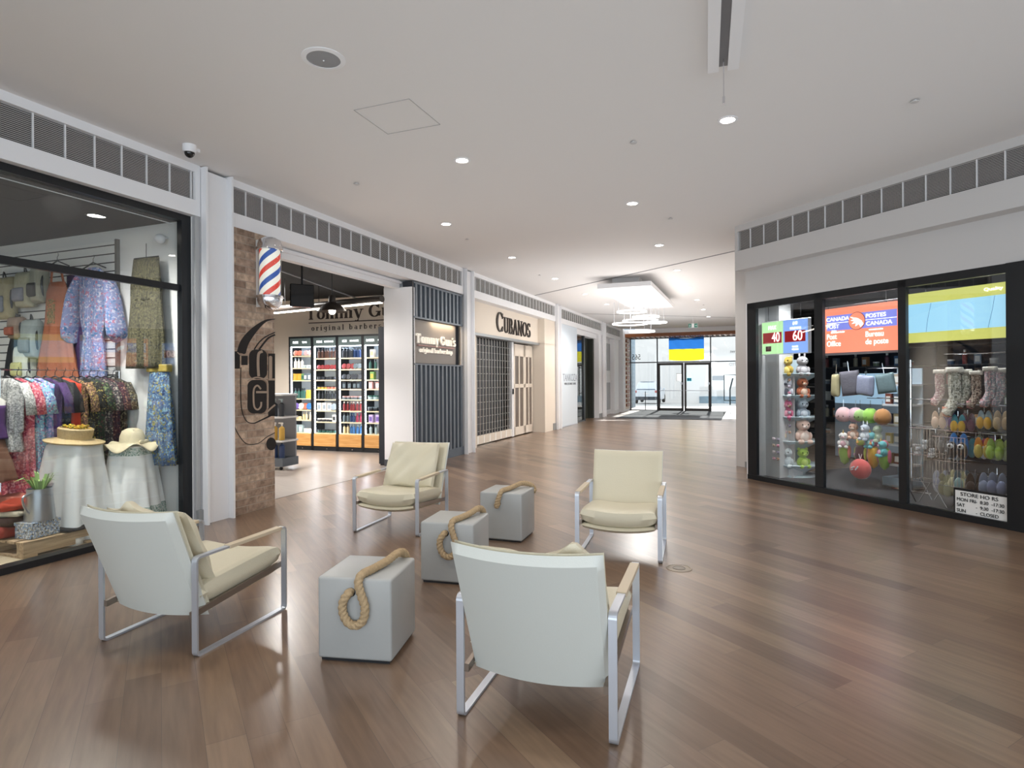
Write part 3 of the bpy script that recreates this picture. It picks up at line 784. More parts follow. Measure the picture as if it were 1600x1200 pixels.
# exit sign
t = thing('exit_sign', 'small green and white running man exit sign hanging from the ceiling', 'exit sign', LF, 17.8, -3.42, 3.40, -PI / 2)
B().box(-.16, .16, -.03, .03, -.075, .075).build('housing', M_WHITE, t)
M_SGREEN = mat('sign_green', '1f5d4e', .5, emit='1f5d4e', estr=.4)
B().box(-.155, -.05, -.034, -.03, -.07, .07).box(.045, .155, -.034, -.03, -.07, .07).build('panel', M_SGREEN, t)
b = B().ball((-.10, -.036, .035), .012, .002, .012, 8, 6)
for S in ([(-.10, .02), (-.105, -.015)], [(-.105, -.015), (-.085, -.035), (-.09, -.06)], [(-.105, -.015), (-.125, -.04)], [(-.10, .015), (-.08, .0)], [(-.10, .015), (-.122, .0)], [(.07, 0), (.13, 0)], [(.10, .03), (.13, 0), (.10, -.03)]):
    b.tube([(x, -.036, z) for x, z in S], .006, 5)
b.build('pictogram', M_WHITE, t)
B().tube([(0, 0, .075), (0, 0, .35)], .006, 6).build('stem', M_WHITE, t)

# entrance mat, flag, notices
single('entrance_mat', B().box(0, 5.9, -3.8, .0, .0, .012), mat('charcoal_mat', '45494f', .95, bump=.6, bscale=200), 'long charcoal entrance mat before the glass doors', 'floor mat', LF, 18.0, -.55)
t = thing('flag', 'blue over yellow flag hung across the glass above the doors', 'flag', LF, TF - .08, 0, 0, -PI / 2)
def translucent(m, k=.5):
    nt = m.node_tree; p = nt.nodes['Principled BSDF']; c = p.inputs['Base Color'].default_value[:]
    tr = nt.nodes.new('ShaderNodeBsdfTranslucent'); tr.inputs[0].default_value = c
    mx = nt.nodes.new('ShaderNodeMixShader'); mx.inputs[0].default_value = k
    nt.links.new(p.outputs[0], mx.inputs[1]); nt.links.new(tr.outputs[0], mx.inputs[2]); nt.links.new(mx.outputs[0], nt.nodes['Material Output'].inputs[0])
    return m
def flag_part(z0, z1, zz0, nm, m):
    b = B(); n = 20; rows = []
    for j in range(5):
        row = []
        for i in range(n + 1):
            u = i / n; x = 1.84 + 1.56 * u
            sagv = .05 * math.sin(u * PI) if z1 > 3.2 else 0
            z = z0 + (z1 - z0) * j / 4 - (sagv if j == 4 else 0) + (.05 * math.sin(u * PI) * -1 if (j == 0 and z0 < 2.6) else 0)
            row.append(b.b.verts.new((x, -.02 + .015 * math.sin(u * 19 + j), z)))
        rows.append(row)
    for j in range(4):
        for i in range(n): b.b.faces.new((rows[j][i], rows[j][i + 1], rows[j + 1][i + 1], rows[j + 1][i]))
    return b.smooth().build(nm, m, t)
flag_part(2.86, 3.40, 0, 'blue_band', translucent(mat('flag_blue', '2f74c8', .8))); flag_part(2.36, 2.86, 0, 'yellow_band', translucent(mat('flag_yellow', 'e6de30', .8)))
t = thing('window_numerals', 'reversed street number 565 lettered on the upper left entrance pane', 'lettering', LF, TF - .02, 0, 0, -PI / 2)
words('numerals', '565', .36, mat('dark_letters', '4c4a4c', .6), t, .32, 0, 2.52, .8, mirror=True)
t = thing('door_notice', 'square notice poster with a blue picture on the right glass door', 'notice', LF, TF - .02, 0, 0, -PI / 2)
B().box(2.62, 2.86, -.006, -.002, 1.35, 1.75).build('sheet', translucent(mat('notice_paper', 'd4e8ec', .6), .9), t)
B().box(2.64, 2.84, -.008, -.006, 1.38, 1.52).build('picture', translucent(mat('notice_blue', '6fa7b6', .6), .8), t)
t = thing('door_sticker', 'pale framed notice on the left glass door', 'notice', LF, TF - .02, 0, 0, -PI / 2)
B().box(2.18, 2.42, -.004, -.002, 1.38, 1.74).build('sheet', translucent(mat('white_notice', 'f8f8f8', .6), .92), t)
b = B(); [b.box(*q) for q in ((2.17, 2.19, -.006, -.004, 1.38, 1.74), (2.17, 2.42, -.006, -.004, 1.72, 1.74), (2.17, 2.3, -.006, -.004, 1.38, 1.39))]
b.build('border', mat('dark_letters', '4c4a4c', .6), t)
t = thing('shop_lettering', 'dark reversed lettering and sketch on the far right entrance pane', 'lettering', LF, TF - .02, 0, 0, -PI / 2)
words('words_upper', 'UNITED', .2, mat('dark_letters', '4c4a4c', .6), t, 4.75, 0, 2.12, .8, mirror=True)
words('words_lower', 'street', .2, mat('dark_letters', '4c4a4c', .6), t, 4.7, 0, 2.7, .8, mirror=True)
B().tube([(4.25, 0, .5), (4.25, 0, 1.65), (4.75, 0, 1.65)], .02, 6).tube([(4.25, 0, .5), (4.8, 0, .5)], .02, 6).tube([(4.5, 0, .3), (4.5, 0, 1.0), (4.62, 0, 1.5)], .03, 6).build('sketch_lines', mat('blue_grey_letters', '56707c', .6), t)
single('wall_plaque', B().box(0, .9, 0, .03, 0, .35), mat('plaque_grey', '6a6c72', .7), 'dark grey plaque on the pale building across the street', 'plaque', LF, 45.95, -2.6, 1.35, -PI / 2)

# car outside
t = thing('parked_car', 'silver white hatchback parked outside the entrance, seen from behind', 'car', LF, 40.0, 1.75, -.36, -PI / 2)
M_CARP = mat('car_paint', 'dfe6ee', .25, .2); M_CARG = mat('car_glass', '2b4a68', .1)
def ring_car(y, w, z0, z1, r=.12):
    pts = []
    for cx_, cz_, a0 in ((w - r, z0 + r, -90), (w - r, z1 - r, 0), (-w + r, z1 - r, 90), (-w + r, z0 + r, 180)):
        for k in range(5):
            a = math.radians(a0 + 90 * k / 4); pts.append((cx_ + r * math.cos(a), y, cz_ + r * math.sin(a)))
    return pts
B().loft([ring_car(0, .86, .32, .98), ring_car(.12, .93, .28, 1.05), ring_car(1.2, .95, .25, 1.08), ring_car(3.0, .95, .25, 1.02), ring_car(4.1, .88, .28, .9), ring_car(4.4, .75, .35, .75)]).smooth('auto').build('body', M_CARP, t)
B().loft([ring_car(.10, .80, 1.0, 1.12, .05), ring_car(.42, .68, 1.0, 1.58, .16), ring_car(.9, .66, 1.0, 1.66, .18), ring_car(2.2, .66, 1.0, 1.62, .18), ring_car(3.2, .78, 1.0, 1.06, .02)]).smooth('auto').build('roof', M_CARP, t)
B().loft([[(-.68, .07, 1.06), (.68, .07, 1.06), (.68, .12, 1.06), (-.68, .12, 1.06)], [(-.58, .36, 1.46), (.58, .36, 1.46), (.58, .42, 1.46), (-.58, .42, 1.46)]]).build('rear_window', M_CARG, t)
for sx in (-1, 1):
    B().box(sx * .66, sx * .90, -.03, .12, .82, 1.0, .03).build('tail_light', mat('tail_red', 'b5564f', .3), t)
    for yy in (.85, 3.5):
        bb = B().lathe([(.0, -.1), (.30, -.1), (.33, -.06), (.33, .06), (.30, .1), (0, .1)], 24); bb.move(Matrix.Translation((sx * .84, yy, .33)) @ Matrix.Rotation(PI / 2, 4, 'Y')); bb.smooth('auto').build('wheel', mat('tyre', '1c1e22', .8), t)
    B().box(sx * .90, sx * 1.04, 2.7, 2.85, 1.0, 1.14, .03).build('side_mirror', M_CARP, t)
B().box(-.82, .82, -.02, .12, .30, .55, .04).build('bumper', mat('car_bumper', '3a424a', .6), t)
B().box(-.22, .22, -.015, .02, .70, .82).build('number_plate', M_WHITE, t)
B().box(-.5, .5, .5, .8, 1.655, 1.68).build('roof_rails', M_CARP, t)

def on_wall(fr, px, py, n=0.0):
    """where a sight line meets the upright plane y = n of a frame: (x along the wall, z)"""
    du, dv = px - 800, 593 - py; c, s_ = math.cos(.006), math.sin(.006)
    d = Vector(((c * du + s_ * dv) / F, 1, 0)); w_ = (-s_ * du + c * dv) / F
    k = (n + fr.o.dot(fr.y)) / d.dot(fr.y)
    P = d * k
    return (P - fr.o).dot(fr.x), H + w_ * k

# ================================================================== BARBERSHOP
# ---- slatted sign panel
M_FIN = mat('slate_fin', '6f7780', .45, .2); M_PANEL = mat('charcoal_panel', '1d222b', .5)
t = thing('slatted_sign_panel', 'dark grey vertical slatted panel between barbershop opening and second column', 'wall panel', LF, 4.28, .1)
B().box(0, 1.95, .10, .19, .02, 3.2).build('backing', M_PANEL, t)
B().box(0, .05, -.0, .1, .02, 3.2).build('edge_post', M_PANEL, t)
for i in range(12):
    x = .11 + i * .158
    B().box(x, x + .065, 0, .1, 2.60, 3.17).build('fin', M_FIN, t)
    B().box(x, x + .065, 0, .1, .16, 1.77).build('fin', M_FIN, t)
B().box(.05, 1.95, -.005, .1, 2.575, 2.605).box(.05, 1.95, -.005, .1, 1.765, 1.79).box(.05, 1.95, -.005, .1, 3.17, 3.2).build('rail', M_FIN, t)
B().box(.02, 1.95, -.01, .1, 0, .16).build('base', mat('slate_base', '5b6570', .5), t)
t = thing('barbershop_sign', 'grey sign board with cream raised letters Tommy Gun\'s original barbershop', 'shop sign', LF, 4.40, .16)
B().box(0, 1.62, .0, .035, 1.80, 2.565).build('board', mat('taupe_board', '837b75', .5), t)
M_LET = mat('cream_letters', 'f3ece0', .5, emit='f3ece0', estr=.15)
lettering(B(), "Tommy Gun's", .06, 2.155, .165, depth=.03, y=-.035, caps=[1.15, 1, 1, 1, 1, 1, 1.1, 1, 1, 1, 1] if False else None, width=1.52, grow=1.15).build('name_lettering', M_LET, t)
B().box(.13, 1.50, -.03, -.0, 2.105, 2.125).build('underline', mat('dusty_red', 'a97f78', .5), t)
lettering(B(), "original barbershop", .17, 1.995, .085, depth=.025, y=-.03, width=1.28, grow=1.3).build('tagline_lettering', M_LET, t)
lamp('sign_wash', 'AREA', LF.p(5.5, .09, 2.56), 2.2, (1, .78, .5), .9, .03, rot=(math.radians(12), 0, LF.a))

# ---- barber pole
t = thing('barber_pole', 'red, white and blue striped barber pole with chrome ends on the brick wall', 'barber pole', LF, .80, -.085, 2.36)
def pole_mat():
    m = mat('pole_stripes', 'f6f2e8', .25); nt = m.node_tree; n = nt.nodes; l = nt.links; p = n['Principled BSDF']
    tc = n.new('ShaderNodeTexCoord'); sx = n.new('ShaderNodeSeparateXYZ'); l.new(tc.outputs['Object'], sx.inputs[0])
    a = n.new('ShaderNodeMath'); a.operation = 'ARCTAN2'; l.new(sx.outputs[1], a.inputs[0]); l.new(sx.outputs[0], a.inputs[1])
    k = n.new('ShaderNodeMath'); k.operation = 'MULTIPLY_ADD'; k.inputs[1].default_value = -2 / (2 * PI); l.new(a.outputs[0], k.inputs[0])
    z = n.new('ShaderNodeMath'); z.operation = 'MULTIPLY'; z.inputs[1].default_value = 3.4; l.new(sx.outputs[2], z.inputs[0]); l.new(z.outputs[0], k.inputs[2])
    f = n.new('ShaderNodeMath'); f.operation = 'FRACT'; l.new(k.outputs[0], f.inputs[0])
    r = n.new('ShaderNodeValToRGB'); r.color_ramp.interpolation = 'CONSTANT'; e = r.color_ramp.elements
    e[0].color = (*lin('f4efe2'), 1); e[0].position = 0; e[1].position = .22; e[1].color = (*lin('d9483a'), 1)
    for pos, c in ((.45, 'f4efe2'), (.72, '2c54a0'), (.95, 'f4efe2')):
        q = e.new(pos); q.color = (*lin(c), 1)
    l.new(f.outputs[0], r.inputs[0]); l.new(r.outputs[0], p.inputs['Base Color']); l.new(r.outputs[0], p.inputs['Emission Color']); p.inputs['Emission Strength'].default_value = .25
    return m
B().lathe([(.115, .12), (.115, .66)], 40).smooth('auto').build('striped_cylinder', pole_mat(), t)
B().lathe([(.128, .13), (.128, .65)], 40).smooth('auto').build('glass_cover', M_GLASS, t)
for nm, pr in (('lower_cap', [(.02, -.03), (.08, -.02), (.125, .02), (.14, .07), (.14, .10), (.15, .105), (.15, .125), (.13, .13)]), ('upper_cap', [(.13, .65), (.15, .655), (.15, .68), (.135, .685), (.135, .72), (.12, .77), (.07, .80), (.0, .805)])):
    B().lathe(pr, 36).smooth('auto').build(nm, M_CHROME, t)
B().box(-.05, .05, .10, .16, .0, .78).build('wall_bracket', mat('pale_bracket', 'd8d4d0', .4), t)

# ---- painted emblem on the brick
t = thing('painted_emblem', 'worn black painted barbershop emblem with a large letter G on brick', 'wall painting', LF, 0, 0)
M_INK = mat('black_wall_paint', '17110f', .8, var=.3, vscale=30); M_BRK2 = mat('bare_brick_lines', 'a08d7c', .9)
YN = .072
def mz(x, y):
    return on_wall(LF, 355 + x / 5, 480 + y / 5, YN)
def ink(polys, nm, m, y=YN, closed=True):
    b = B()
    for P in polys:
        Q = [mz(*p) for p in P]
        b.prism(Q, y, y + .003)
    return b.build(nm, m, t)
def ribbon(P, w, k=6):
    Q = [(q.x, q.y) for q in smooth_path([(p[0], p[1], 0) for p in P], k)]
    ws = w if callable(w) else (lambda u: w)
    L = []; R = []
    for j, (x, y) in enumerate(Q):
        a = Q[max(j - 1, 0)]; c = Q[min(j + 1, len(Q) - 1)]; dx, dy = c[0] - a[0], c[1] - a[1]; d = math.hypot(dx, dy) or 1
        ww = ws(j / (len(Q) - 1)) / 2
        L.append((x - dy / d * ww, y + dx / d * ww)); R.append((x + dy / d * ww, y - dx / d * ww))
    return [[L[j], L[j + 1], R[j + 1], R[j]] for j in range(len(Q) - 1)]
def rrect(x0, y0, x1, y1, r, k=6):
    P = []
    for cx_, cy_, a0 in ((x1 - r, y0 + r, -90), (x1 - r, y1 - r, 0), (x0 + r, y1 - r, 90), (x0 + r, y0 + r, 180)):
        for i in range(k + 1):
            a = math.radians(a0 + 90 * i / k); P.append((cx_ + r * math.cos(a), cy_ + r * math.sin(a)))
    return P
sh = ribbon([(374, 92), (300, 108), (215, 175), (140, 270), (110, 360)], lambda u: 6 + 62 * math.sin(min(u * 1.15, 1) * PI / 2) ** 2)
sh += ribbon([(374, 196), (300, 232), (250, 275), (212, 330)], 9) + ribbon([(374, 215), (318, 245), (250, 330)], 14)
sh += [rrect(172, 330, 312, 560, 50), rrect(160, 568, 308, 830, 48), [(322, 362), (374, 362), (374, 850), (322, 850)], [(42, 345), (100, 345), (100, 480), (42, 480)], [(112, 380), (160, 380), (160, 452), (112, 452)]]
sh += ribbon([(108, 470), (106, 600), (112, 780), (145, 880), (200, 908), (260, 885), (374, 830)], lambda u: 6 + 18 * max(0, u - .6))
sh += ribbon([(44, 470), (44, 700), (48, 870), (70, 960), (130, 1050), (180, 1072), (250, 1060), (310, 1015), (374, 980)], 5)
sh += [[(345 + 38 * math.cos(a), 1068 + 50 * math.sin(a)) for a in (2 * PI * k / 20 for k in range(20))]]
ink(sh, 'black_shapes', M_INK)
ov = ribbon([(275, 345), (245, 365), (240, 450), (245, 540)], 20) + [rrect(325, 380, 350, 560, 12), [(322, 556), (374, 556), (374, 572), (322, 572)]]
ov += ribbon([(262, 640), (235, 612), (208, 640), (205, 720), (212, 780), (238, 800), (262, 775), (265, 740)], 13) + [[(225, 655), (318, 655), (318, 672), (225, 672)]]
ov += ribbon([(160, 575), (230, 548), (306, 575), (316, 640), (316, 790)], 10) + ribbon([(300, 830), (340, 790), (374, 762)], 12)
ov += ribbon([(78, 352), (110, 374), (150, 362), (160, 340)], 8)
ink(ov, 'bare_lines', M_BRK2, YN - .003)

# ---- display cabinets
M_OAK = wood_mat('light_oak', 'c08a4c', 'd4a468', 3, .45); M_SHELF = wood_mat('shelf_oak', 'd8c6a4', 'e6d8bc', 4, .5)
M_STRIP = mat('cabinet_led', 'ffffff', .5, emit='eef4ff', estr=11); M_CABIN = mat('cabinet_back', 'c2d0dc', .5)
M_HEAD = mat('header_green_grey', '4f5c5c', .5); M_HTXT = mat('header_glow', 'ffffff', .5, emit='f4ffff', estr=1.6)
EDGE = [on_wall(CF, px, 620, 0)[0] for px in (451.5, 488, 527, 567)]; EDGE.append(EDGE[3] + .62)
SH1 = [2.045, 1.78, 1.51, 1.115, .87, .654, .376]; SHN = [1.98, 1.74, 1.515, 1.32, 1.10, .86, .62, .38]
bayname = ['nearest the bottle trolley', 'second from the bottle trolley', 'third from the bottle trolley', 'half hidden by the black post']
heads = [('RUDE', 'TEAMS'), ('MENS', 'GROOMING'), ('18.21', 'MAN MADE'), ('BARBER', 'CARE')]
PROD = {}
def product(kind, col, cap=None):
    key = (kind, col, cap)
    if key in PROD: return PROD[key]
    b = B()
    if kind == 'bottle': b.lathe([(.0, 0), (.028, 0), (.03, .01), (.03, .13), (.012, .15), (.012, .165), (.017, .166), (.017, .20), (0, .20)], 12); zc = .158
    elif kind == 'pump_bottle': b.lathe([(.0, 0), (.033, 0), (.035, .01), (.035, .15), (.01, .175), (.01, .20), (.016, .2), (.016, .215), (0, .215)], 12).box(-.045, .012, -.008, .008, .205, .22); zc = .17
    elif kind == 'jar': b.lathe([(0, 0), (.042, 0), (.044, .01), (.044, .045), (.046, .047), (.046, .07), (0, .07)], 14); zc = .046
    elif kind == 'tin':
        b.lathe([(0, -.02), (.055, -.02), (.06, -.012), (.06, .012), (.055, .02), (0, .02)], 20); b.move(Matrix.Translation((0, 0, .062)) @ Matrix.Rotation(math.radians(78), 4, 'X')); zc = 9
    elif kind == 'tube': b.loft([[(x * .028, y * .02, 0) for x, y in ((-1, -1), (1, -1), (1, 1), (-1, 1))], [(x * .03, y * .02, .05) for x, y in ((-1, -1), (1, -1), (1, 1), (-1, 1))], [(x * .034, y * .003, .17) for x, y in ((-1, -1), (1, -1), (1, 1), (-1, 1))]]); zc = -1
    else: b.box(-.045, .045, -.035, .035, 0, .15, .003, 1).box(-.03, .03, -.037, -.035, .03, .11); zc = 9
    m1 = mat('pack_' + col, col, .35); m2 = mat('pack_' + (cap or '1c1c1e'), cap or '1c1c1e', .35)
    o = b.smooth('auto').build(kind, m1, None); o.data.materials.append(m2)
    if kind == 'box':
        for p in o.data.polygons: p.material_index = 1 if abs(p.center.y + .037) < .0005 else 0
    elif kind == 'tin':
        for p in o.data.polygons: p.material_index = 1 if (p.normal.y < -.9 and p.area > .001) else 0
    else:
        for p in o.data.polygons: p.material_index = 1 if p.center.z > zc > 0 else 0
    COL.objects.unlink(o)
    PROD[key] = o
    return o
def put(kind, col, cap, fr, x, y, z, sc, label, cat, group, rz=0):
    o = product(kind, col, cap).copy(); COL.objects.link(o); place(o, fr, x, y, z, rz); o.scale = (sc,) * 3
    tag(o, label, cat, group); return o
CN = {'c96f5a': 'red', 'c8a24a': 'golden', '6f9a5c': 'green', 'e9e6e0': 'white', '8c9aa6': 'grey blue', '2a2f36': 'black', '4a3128': 'dark brown', '7d2f33': 'dark red', '243a63': 'navy',
      '3d6fa8': 'blue', '6d5aa0': 'purple', 'd9c9a0': 'cream', 'e0a03c': 'orange', '9fb3b8': 'pale grey', '35605a': 'teal', 'c9a0a0': 'pink', '8d2f48': 'crimson', 'b9a8d4': 'lilac', '5c6a72': 'slate'}
ROWS = [
    [[('tin', 'c96f5a', 'e9e6e0', 2), ('tin', '8c9aa6', 'e9e6e0', 1), ('tin', 'c9a0a0', 'e9e6e0', 2)], [('bottle', 'e9e6e0', '8c9aa6', 3), ('jar', '9fb3b8', 'e9e6e0', 3)], [('box', 'e0a03c', 'c8a24a', 2), ('box', '6f9a5c', '35605a', 1), ('box', '5c6a72', 'e9e6e0', 2)],
     [('bottle', '35605a', '2a2f36', 4), ('tube', 'c8a24a', None, 2)], [('tin', '6d5aa0', '6d5aa0', 1), ('tin', 'e9e6e0', 'e9e6e0', 1), ('tin', 'c96f5a', 'c96f5a', 1), ('tin', '3d6fa8', '3d6fa8', 1)], [('jar', 'd9c9a0', 'd9c9a0', 2), ('bottle', 'd9c9a0', 'e9e6e0', 3)], [('box', '9fb3b8', 'e9e6e0', 2), ('jar', 'e9e6e0', 'e9e6e0', 2)]],
    [[('bottle', '4a3128', '2a2f36', 6)], [('tin', '7d2f33', '2a2f36', 6)], [('jar', '2a2f36', '2a2f36', 5)], [('jar', 'c8a24a', '2a2f36', 3), ('jar', 'c96f5a', '2a2f36', 3)], [('bottle', '2a2f36', '2a2f36', 6)], [('box', 'e9e6e0', '8c9aa6', 3), ('tin', '8c9aa6', '8c9aa6', 1)], [('jar', '2a2f36', 'e9e6e0', 4), ('box', 'e9e6e0', '2a2f36', 1)], [('jar', '35605a', '2a2f36', 5)]],
    [[('pump_bottle', '2a2f36', '8c9aa6', 4), ('pump_bottle', '243a63', '2a2f36', 3)], [('tin', '7d2f33', '9fb3b8', 3), ('tin', '5c6a72', '9fb3b8', 2)], [('tin', '2a2f36', '8c9aa6', 5)], [('box', '2a2f36', '5c6a72', 4)], [('jar', '5c6a72', 'c9a0a0', 5)], [('bottle', '7d2f33', 'e9e6e0', 6)], [('bottle', '5c6a72', '2a2f36', 2), ('bottle', '243a63', '3d6fa8', 2), ('bottle', '8d2f48', '8d2f48', 2)], [('bottle', 'd9c9a0', '2a2f36', 2), ('bottle', '3d6fa8', '9fb3b8', 4)]],
    [[('box', 'e9e6e0', 'd9c9a0', 2)], [('bottle', '35605a', '2a2f36', 4)], [('box', '6f9a5c', 'c8a24a', 2)], [('box', 'c9a0a0', 'e9e6e0', 3)], [('jar', '9fb3b8', '35605a', 4)], [('jar', '2a2f36', '5c6a72', 4)], [('box', 'b9a8d4', '6d5aa0', 3)], [('bottle', '9fb3b8', '2a2f36', 4)]],
]
ORD = ['top', 'second', 'third', 'fourth', 'fifth', 'sixth', 'seventh', 'eighth']
PLN = {'bottle': 'bottles', 'pump_bottle': 'pump bottles', 'jar': 'jars', 'tin': 'round tins', 'tube': 'tubes', 'box': 'boxes'}
for k in range(4):
    x0, x1 = EDGE[k], EDGE[k + 1]; w_ = x1 - x0
    t = thing('display_cabinet', 'black lit product cabinet with oak drawer front, ' + bayname[k], 'display cabinet', CF, x0, 0, 0, 0, 'lit product cabinets along the cream wall')
    B().box(0, .035, 0, .4, 0, 2.46).build('side_panel', M_BLACK, t); B().box(w_ - .035, w_, 0, .4, 0, 2.46).build('side_panel', M_BLACK, t)
    B().box(.035, w_ - .035, .38, .4, .1, 2.46).build('back_panel', M_CABIN, t)
    B().box(0, w_, 0, .4, 2.42, 2.46).box(0, w_, 0, .38, 0, .09).build('carcass', M_BLACK, t)
    hd = B().box(.035, w_ - .035, .0, .05, 2.24, 2.42).build('header', M_HEAD, t)
    words('header_words', heads[k][0], .07, M_HTXT, hd, w_ * .3, -.004, 2.33, .8); words('header_words', heads[k][1], .055, M_HTXT, hd, w_ * .68, -.004, 2.33, .75)
    dr = B().box(.04, w_ - .04, -.012, .3, .10, .36).build('drawer', M_OAK, t)
    B().ball((w_ * .6, -.02, .05), .012, n=8, m=5).build('lock', M_CHROME, t)
    for xx in (.037, w_ - .050):
        B().box(xx, xx + .012, .03, .05, .38, 2.24).build('light_strip', M_STRIP, t)
    B().box(.05, w_ - .05, .05, .07, 2.225, 2.238).build('light_strip', M_STRIP, t)
    zs = SH1 if k == 0 else SHN
    for j, z in enumerate(zs):
        B().box(.036, w_ - .036, .0 + .015, .38, z - .022, z).build('shelf', M_SHELF, t)
        row = ROWS[k][j]; tot = sum(r[3] for r in row); i = 0
        top = 2.24 if j == 0 else zs[j - 1] - .03
        for kind, col, cap, cnt in row:
            hgt = {'bottle': .20, 'pump_bottle': .22, 'jar': .07, 'tin': .125, 'tube': .17, 'box': .15}[kind]
            sc = min(1.25 if kind in ('jar', 'tin') else 1.1, (top - z) / hgt * .92, (w_ - .12) / tot / (.1 if kind in ('tin', 'box', 'jar') else .072) * .98)
            lab = '%s %s on the %s shelf down, cabinet %s' % (CN[col], kind.replace('_', ' '), ORD[j], bayname[k])
            for q in range(cnt):
                x = .08 + (w_ - .16) * (i + .5) / tot
                put(kind, col, cap, CF, x0 + x, .08 + .015 * ((i * 7) % 3), z, sc, lab, kind.replace('_', ' '), '%s %s on the %s shelf, cabinet %s' % (CN[col], PLN[kind], ORD[j], bayname[k]), .05 * ((i * 5) % 3 - 1))
                i += 1
# ---- wall lettering behind
t = thing('wall_lettering', 'dark slab letters Tommy Gun\'s original barbershop on the cream wall above the cabinets', 'wall lettering', CF, 0, .425)
M_WLET = mat('dark_wall_letters', '3c322f', .6)
xa, za = on_wall(CF, 478, 500, .43); xb, zb = on_wall(CF, 572, 492, .43)
lettering(B(), "Tommy Gun's", xa, za, .27, wscale=(xb - xa) / (.27 * 5.0), depth=.01, y=-.006).build('name_lettering', M_WLET, t)
B().box(xa + .08, 3.1, -.006, .004, za - .085, za - .065).build('underline', M_WLET, t)
xc, zc = on_wall(CF, 487, 517, .43)
lettering(B(), "original barbershop", xc, zc, .115, wscale=1, depth=.008, y=-.006, spacing=.36, grow=.9).build('tagline_lettering', M_WLET, t)

# ---- bottle trolley
bx, by = on_plane(442, 733, 0)
v = Vector((bx, by, 0)) - CF.o; tx, ty = v.dot(CF.x), v.dot(CF.y)
t = thing('bottle_trolley', 'grey wheeled display trolley of bottles beside the brick wall', 'trolley', CF, tx, ty, 0)
M_TROL = mat('trolley_grey', '59616a', .5)
B().box(-.5, .12, -.15, .25, .06, .2).build('tray', M_TROL, t)
for z in (.5, .9, 1.28): B().box(-.5, .12, -.15, .25, z - .03, z).build('shelf', mat('trolley_shelf', 'cfd0d0', .5), t)
B().box(-.5, .1, .2, .23, .2, 1.28).build('back_panel', mat('trolley_back', '8d9096', .6), t)
for xx in (-.45, .05): B().ball((xx, -.1, .03), .03, n=10, m=6).build('caster', M_BLACK, t)
for z, col, cap, nm in ((.2, '243a63', '2a2f36', 'tall navy pump bottle on the lowest tray of the trolley'), (.5, 'c8a24a', 'e9e6e0', 'amber bottle on the middle shelf of the trolley'), (.9, '2a2f36', '9fb3b8', 'tall black pump bottle on the upper shelf of the trolley')):
    for i in range(4):
        put('pump_bottle', col, cap, CF, tx - .40 + i * .145, ty - .06, z, 1.35, nm, 'bottle', nm.replace('bottle', 'bottles'))
# ---- lamps, conduits, screen
X, Z0 = on_wall(LF, 519, 487, .85)
t = thing('dome_pendant', 'black dome pendant lamp with a glowing bulb in the barbershop', 'pendant light', LF, X, .85, Z0)
B().lathe([(.235, 0), (.23, .015), (.14, .10), (.06, .15), (.05, .24), (.03, .26), (0, .26)], 28).smooth('auto').build('lamp_shade', mat('shade_black', '2c2622', .4), t)
B().ball((0, 0, .01), .055, n=14, m=8).build('bulb', mat('bulb_glow', 'ffffff', .5, emit='fff0d8', estr=9), t)
B().tube([(0, 0, .25), (0, 0, 3.31 - Z0)], .006, 6).build('cord', M_BLACK, t)
A = Vector((*on_plane(428, 487, 2.72), 2.72)); Z = Vector((*on_plane(597, 470, 2.72), 2.72))
t = thing('linear_lamp', 'long black tube lamp with white glowing underside in the barbershop', 'pendant light', WF, A.x, A.y, 2.72, math.atan2(Z.y - A.y, Z.x - A.x))
Ln = (Z - A).length
B().tube([(0, 0, .03), (Ln, 0, .03)], .055, 14).smooth('auto').build('housing', mat('shade_black', '2c2622', .4), t)
B().box(.02, Ln - .02, -.03, .03, -.035, -.02).build('diffuser', mat('tube_glow', 'ffffff', .5, emit='fff4e6', estr=6), t)
B().tube([(.3, 0, .08), (.3, 0, .56)], .005, 5).tube([(Ln * .45, 0, .08), (Ln * .45, 0, .36)], .005, 5).build('wires', M_BLACK, t)
X, Y = on_plane(472, 480, 2.6)
t = thing('hanging_screen', 'dark screen hanging from the barbershop ceiling, beside the dome lamp', 'television', WF, X, Y, 2.6, .5)
B().box(-.17, .17, -.03, .03, 0, .34, .01).build('screen', mat('black_gloss', '0c0c0e', .06), t)
B().tube([(0, 0, .34), (0, 0, .72)], .015, 8).build('bracket', M_BLACK, t)
t = thing('ceiling_conduit', 'thin grey conduits under the black barbershop ceiling', 'pipe', LF, 0, 0, 0)
B().tube([LF.p(1.2, 1.2, 3.2) - LF.p(0, 0), LF.p(1.2, 1.2, 3.2) - LF.p(0, 0)] and [(.8, .9, 3.18), (5.6, 2.2, 3.18)], .014, 8).tube([(1.5, 1.5, 3.22), (5.6, 4.8, 3.22)], .018, 8).build('pipes', mat('dull_steel', '8a8c90', .45, .6), t)
gx = thing('black_post', 'tall slim black freestanding post at the barbershop doorway', 'post', LF, 4.31, .72)
B().box(0, .13, -.04, .09, .03, 2.44).build('post', M_PANEL, gx); B().box(.01, .09, -.02, .07, 0, .03).build('foot', M_BLACK, gx)
lamp('barber_light', 'SPOT', LF.p(3.2, 2.4, 3.2), 310, (1, .97, .93), .12, spot=2.8, blend=.9)
lamp('barber_light', 'SPOT', LF.p(2.0, 4.6, 3.2), 310, (1, .97, .93), .12, spot=2.8, blend=.9)
lamp('barber_light', 'SPOT', CF.p(1.2, -1.7, 3.2), 310, (1, .97, .93), .12, spot=2.8, blend=.9)

